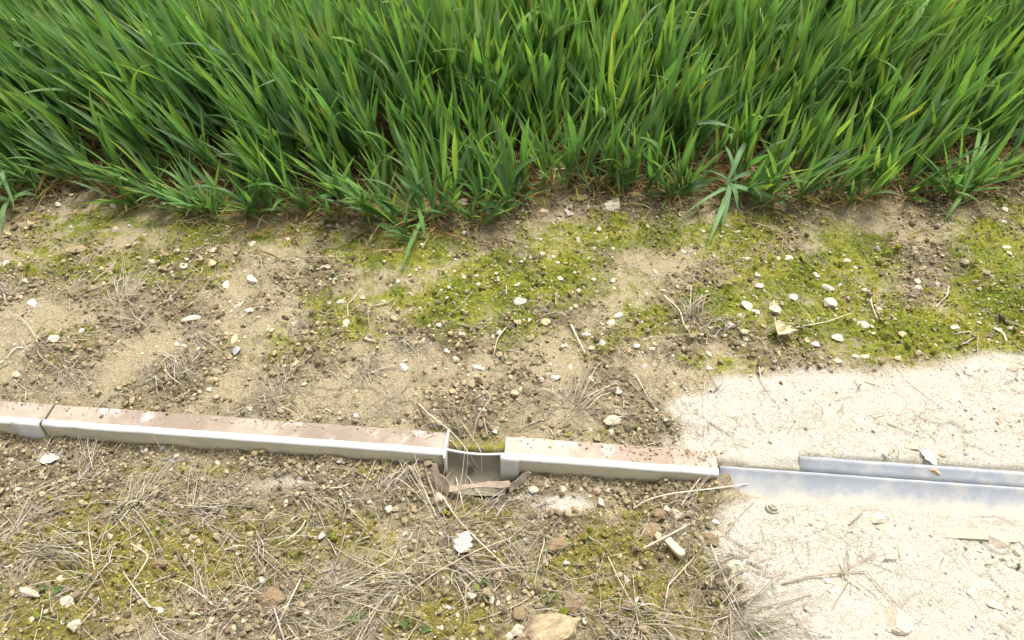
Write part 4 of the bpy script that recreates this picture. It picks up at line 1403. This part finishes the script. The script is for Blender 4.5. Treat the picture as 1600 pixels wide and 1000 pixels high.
# the standing crop
rs = np.random.RandomState(99)
def crop(n, x0, x1, ya, yb, seed):
    rs = np.random.RandomState(seed)
    X = rs.uniform(x0, x1, n)
    Y0 = edge_y(X)
    Y = Y0 + ya + (yb - ya) * rs.rand(n)
    # drilled rows running away from the camera, loosely
    X = X + .012 * np.sin(X * 55)
    dd = np.clip((Y - Y0) / .22, 0, 1)
    patch = .85 + .35 * fbm(X, Y, 4, 2, 201)
    SH = (.055 + .075 * dd) * rs.uniform(.75, 1.25, n) * patch
    LL = (.125 + .085 * dd) * rs.uniform(.8, 1.2, n) * patch
    return tillers(X, Y, SH, LL, rs, .10, 4, .0108, .9 if ya < .2 else .1)
def build_crop(name, sets, lab):
    st = [s[0] for s in sets]
    o = 0
    V, F, C = [], [], []
    for v, f, c in st:
        V.append(v); F.append(f + o); C.append(c); o += len(v)
    lf = [s[1] for s in sets] + [s[2] for s in sets if s[2] is not None]
    ac, al = [np.zeros(o)], [np.zeros(o)]
    for v, f, c, a, l in lf:
        V.append(v); F.append(f + o); C.append(c); ac.append(a); al.append(l); o += len(v)
    cat = np.concatenate
    ob = obj(name, mesh_np(name, cat(V), cat(F), cat(C), True, {'across': cat(ac), 'along': cat(al)}), M_LEAF)
    tag(ob, lab, 'wheat', kind='stuff')
build_crop('wheat_crop', [crop(2300, -1.5, 1.5, .028, .45, 301), crop(2500, -1.9, 1.9, .40, 1.2, 302), crop(900, -2.6, 2.6, 1.1, 2.6, 303)],
           'dense stand of bright green young wheat filling the top of the picture')

# litter of dead leaves at the wheat's foot
rs = np.random.RandomState(98)
n = 3800
X = rs.uniform(-1.05, 1.05, n)
Y = edge_y(X) + rs.normal(.03, .055, n)
az = rs.rand(n) * 6.283
d = np.stack([np.cos(az), np.sin(az), rs.uniform(.0, .7, n)], 1)
d /= np.linalg.norm(d, axis=1, keepdims=True)
c = pick(rs, YELL[1:] + DEAD + DEAD, n, .15)
q = leaves(np.stack([X, Y, hz(X, Y) + .002], 1), d, np.stack([np.cos(az), np.sin(az)], 1), rs.uniform(.02, .07, n), rs.uniform(.0010, .0034, n), rs.uniform(.3, 2.5, n), rs.randn(n) * 2.5, c, c * .85, rs, 7)
q[0][:, 2] = np.maximum(q[0][:, 2], hz(q[0][:, 0], q[0][:, 1]) + .001)
o = obj('dead_leaf_litter', leaf_mesh('dead_leaf_litter', q), M_LEAF)
tag(o, 'withered brown and yellow wheat leaves littering the foot of the crop', 'leaf litter', kind='stuff')

# single plants along the field edge
PLANTS = [(8,318,.05,.10,.35,3),(24,300,.06,.12,.25,4),(75,292,.05,.10,.45,4),(110,285,.05,.11,.3,4),(150,288,.06,.12,.3,4),(190,292,.06,.12,.35,4),(235,306,.05,.11,.45,4),(280,318,.045,.10,.55,4),(310,330,.04,.09,.6,4),(345,332,.04,.10,.6,4),
 (385,340,.035,.09,.7,5),(420,338,.05,.10,.55,4),(455,325,.06,.12,.35,4),(490,335,.04,.09,.6,4),(530,322,.06,.12,.35,4),(565,330,.05,.10,.5,4),(600,340,.045,.10,.55,5),(640,350,.04,.09,.6,4),(665,348,.05,.10,.5,4),(700,335,.06,.12,.35,4),(735,352,.035,.08,.65,4),(750,342,.05,.10,.45,4),
 (785,322,.06,.12,.3,4),(820,300,.07,.13,.3,4),(855,288,.07,.13,.3,4),(900,282,.07,.13,.3,4),(945,288,.06,.12,.3,4),(985,292,.06,.13,.3,4),(1020,296,.06,.12,.35,4),(1060,302,.05,.12,.4,4),(1125,314,.025,.085,.9,7),(1165,304,.04,.11,.5,4),(1200,306,.05,.12,.4,4),(1245,308,.05,.12,.35,4),
 (1290,308,.05,.12,.35,4),(1335,312,.05,.12,.35,5),(1370,300,.06,.12,.3,4),(1420,292,.06,.12,.3,3),(1488,312,.04,.11,.45,4),(1500,306,.05,.12,.35,3),(1560,285,.05,.11,.3,3),(1590,272,.05,.12,.3,3)]
rs = np.random.RandomState(400)
for i in range(46):
    px = int(rs.uniform(5, 1595))
    py = int(np.interp(px, EDGE_X, EDGE_Y) + rs.uniform(4, 26))
    PLANTS.append((px, py, rs.uniform(.02, .04), rs.uniform(.055, .085), rs.uniform(.45, .8), rs.randint(1, 4)))
rs = np.random.RandomState(401)
for px, py, sh, ll, sp, nt_ in PLANTS:
    p = G(px, py)
    X = p[0] + rs.randn(nt_) * .009
    Y = p[1] + rs.randn(nt_) * .006
    if (px, py) == (1125, 314): continue
    st, gr, de = tillers(X, Y, sh * rs.uniform(.7, 1.3, nt_), ll * rs.uniform(.85, 1.15, nt_), rs, sp, 4, .0105 if ll > .09 else .0088, 1.0)
    root = empty('wheat_plant', tuple(p))
    obj('stem', mesh_np('stem', st[0] - p, st[1], st[2], True, {'across': np.zeros(len(st[0])), 'along': np.zeros(len(st[0]))}), M_LEAF, root)
    obj('foliage', leaf_mesh('foliage', gr, p), M_LEAF, root)
    if de is not None: obj('dead_foliage', leaf_mesh('dead_foliage', de, p), M_LEAF, root)
    hgt = 'low splayed' if sp >= .5 else 'half-lying' if sp >= .38 else 'upright'
    want(root, f'{hgt} green wheat plant at field edge', f'{hgt} wheat plants at field edge', relation(px, py), px, 'wheat plant', 'wheat plants along the field edge')

def flop(px, py, tips, lab, tint, wd=.0095, nst=3):
    """a wheat plant whose leaves arch over and come down on the soil at the given points"""
    rs = np.random.RandomState(px)
    p = G(px, py)
    root = empty('wheat_plant', tuple(p))
    P = np.stack([np.stack([p + np.array([rs.randn() * .006, rs.randn() * .005, 0]) + np.array([.01 * rs.randn() * t, -.006 * t, .030 * t]) for t in np.linspace(0, 1, 5)]) for _ in range(nst)])
    sv, sf = tubes(P, np.tile(np.linspace(.0018, .0012, 5), (nst, 1)), 5)
    obj('stem', mesh_np('stem', sv - p, sf, np.tile((.30, .32, .11), (len(sv), 1)), True, {'across': np.zeros(len(sv)), 'along': np.zeros(len(sv))}), M_LEAF, root)
    for k, (tx, ty, lift) in enumerate(tips):
        e = G(tx, ty)
        b = P[k % nst, 3 + k % 2]
        n = 15
        t = np.linspace(0, 1, n)[:, None]
        mid = (b + e) / 2 + np.array([0, 0, .020 + lift])
        e = e + np.array([0, 0, .0015 + max(0, lift)])
        C = (1 - t) ** 2 * b + 2 * t * (1 - t) * mid + t ** 2 * e
        C[:, 2] = np.maximum(C[:, 2], hz(C[:, 0], C[:, 1]) + .0012)
        T = np.gradient(C, axis=0)
        T /= np.linalg.norm(T, axis=1, keepdims=True)
        sd = np.cross(T, np.array([0, 0, 1.0]))
        sd /= np.linalg.norm(sd, axis=1, keepdims=True) + 1e-9
        tw = rs.randn() * .5 * t
        nn = np.cross(sd, T)
        sd = sd * np.cos(tw) + nn * np.sin(tw)
        hw = wd / 2 * (.5 + .5 * sstep(0, .3, t)) * (1 - sstep(.5, 1.03, t) ** 1.2) + .0002
        V = np.stack([C - sd * hw + nn * hw * .3, C, C + sd * hw + nn * hw * .3], 1).reshape(-1, 3)
        I = np.arange(n * 3).reshape(n, 3)
        F = np.stack([I[:-1, :-1], I[:-1, 1:], I[1:, 1:], I[1:, :-1]], -1).reshape(-1, 4)
        c = np.array(tint) * rs.uniform(.85, 1.15)
        obj('leaf', mesh_np('leaf', V - p, F, np.tile(c, (len(V), 1)), True, {'across': np.tile([-1, 0, 1], n), 'along': np.repeat(t[:, 0], 3)}), M_LEAF, root)
    tag(root, lab, 'wheat plant', 'wheat plants along the field edge')

flop(1130, 306, [(1102, 396, 0), (1126, 366, 0), (1058, 346, 0), (1206, 326, .0), (1248, 334, 0), (1152, 336, 0), (1072, 288, .02), (1196, 296, .02), (1110, 262, .05), (1160, 258, .05)],
     'low blue-green wheat plant with leaves splayed on the soil right of centre', (.18, .32, .13), .0082)
flop(655, 348, [(622, 440, 0), (668, 385, .0), (560, 345, .0), (720, 352, 0), (610, 300, .04), (690, 300, .04), (640, 280, .06)],
     'wheat plant with one long leaf trailing onto the bright moss', (.15, .29, .07), .0062)
flop(1495, 318, [(1472, 352, 0), (1440, 300, .01), (1560, 300, .02), (1545, 340, 0), (1500, 240, .07), (1520, 250, .06), (1480, 262, .05)],
     'lone wheat plant standing apart on mossy soil at far right', (.16, .30, .075), .0062)
flop(30, 332, [(4, 366, 0), (46, 295, .03), (70, 318, .01), (20, 270, .05), (-20, 330, .01)],
     'blue-green wheat plant with a drooping leaf at the far left edge', (.16, .30, .10), .007)

# ------------------------------------------------------------------ seedlings and grass sprouts in front
SEED = [(556,968,.020,.008,'weed seedling with two broad green leaves at the bottom centre-left',4),(632,976,.012,.006,'tiny round-leaved seedling right of the broad-leaved weed',4),(756,908,.014,.005,'small green seedling below the white oak leaf',3),
 (72,918,.014,.007,'small green seedling near the lower left corner',4),(94,922,.012,.006,'tiny seedling beside the pale clod cluster',4),(860,942,.034,.0024,'wispy grass sprout behind the big sandy clod',6),(1180,992,.022,.004,'grassy weed in straw at the bottom right',5),
 (905,900,.035,.0025,'single upright grass blade in the lower moss',2),(665,985,.012,.006,'little light green seedling at the bottom edge',3),(255,818,.010,.004,'tiny seedling in the lower left straw',3)]
for px, py, L, wd, lab, n in SEED:
    p = G(px, py)
    az = rs.rand() * 6 + np.arange(n) * 6.283 / n + rs.randn(n) * .3
    narrow = wd < .0045
    L, wd = L * .75, wd * .75
    d = np.stack([np.cos(az) * (.35 if narrow else .9), np.sin(az) * (.35 if narrow else .9), np.full(n, .8 if narrow else .6)], 1)
    d /= np.linalg.norm(d, axis=1, keepdims=True)
    g = pick(rs, [(.12, .19, .05), (.16, .23, .07)], n, .1)
    q = leaves(np.tile(p + np.array([0, 0, .001]), (n, 1)), d, np.stack([np.cos(az), np.sin(az)], 1), L * rs.uniform(.7, 1.15, n), np.full(n, wd), rs.uniform(.2, 1.0, n), rs.randn(n) * .5, g, g * 1.1, rs, 9)
    o = obj('seedling', leaf_mesh('seedling', q, p), M_LEAF, None, tuple(p))
    tag(o, lab, 'seedling')

settle()
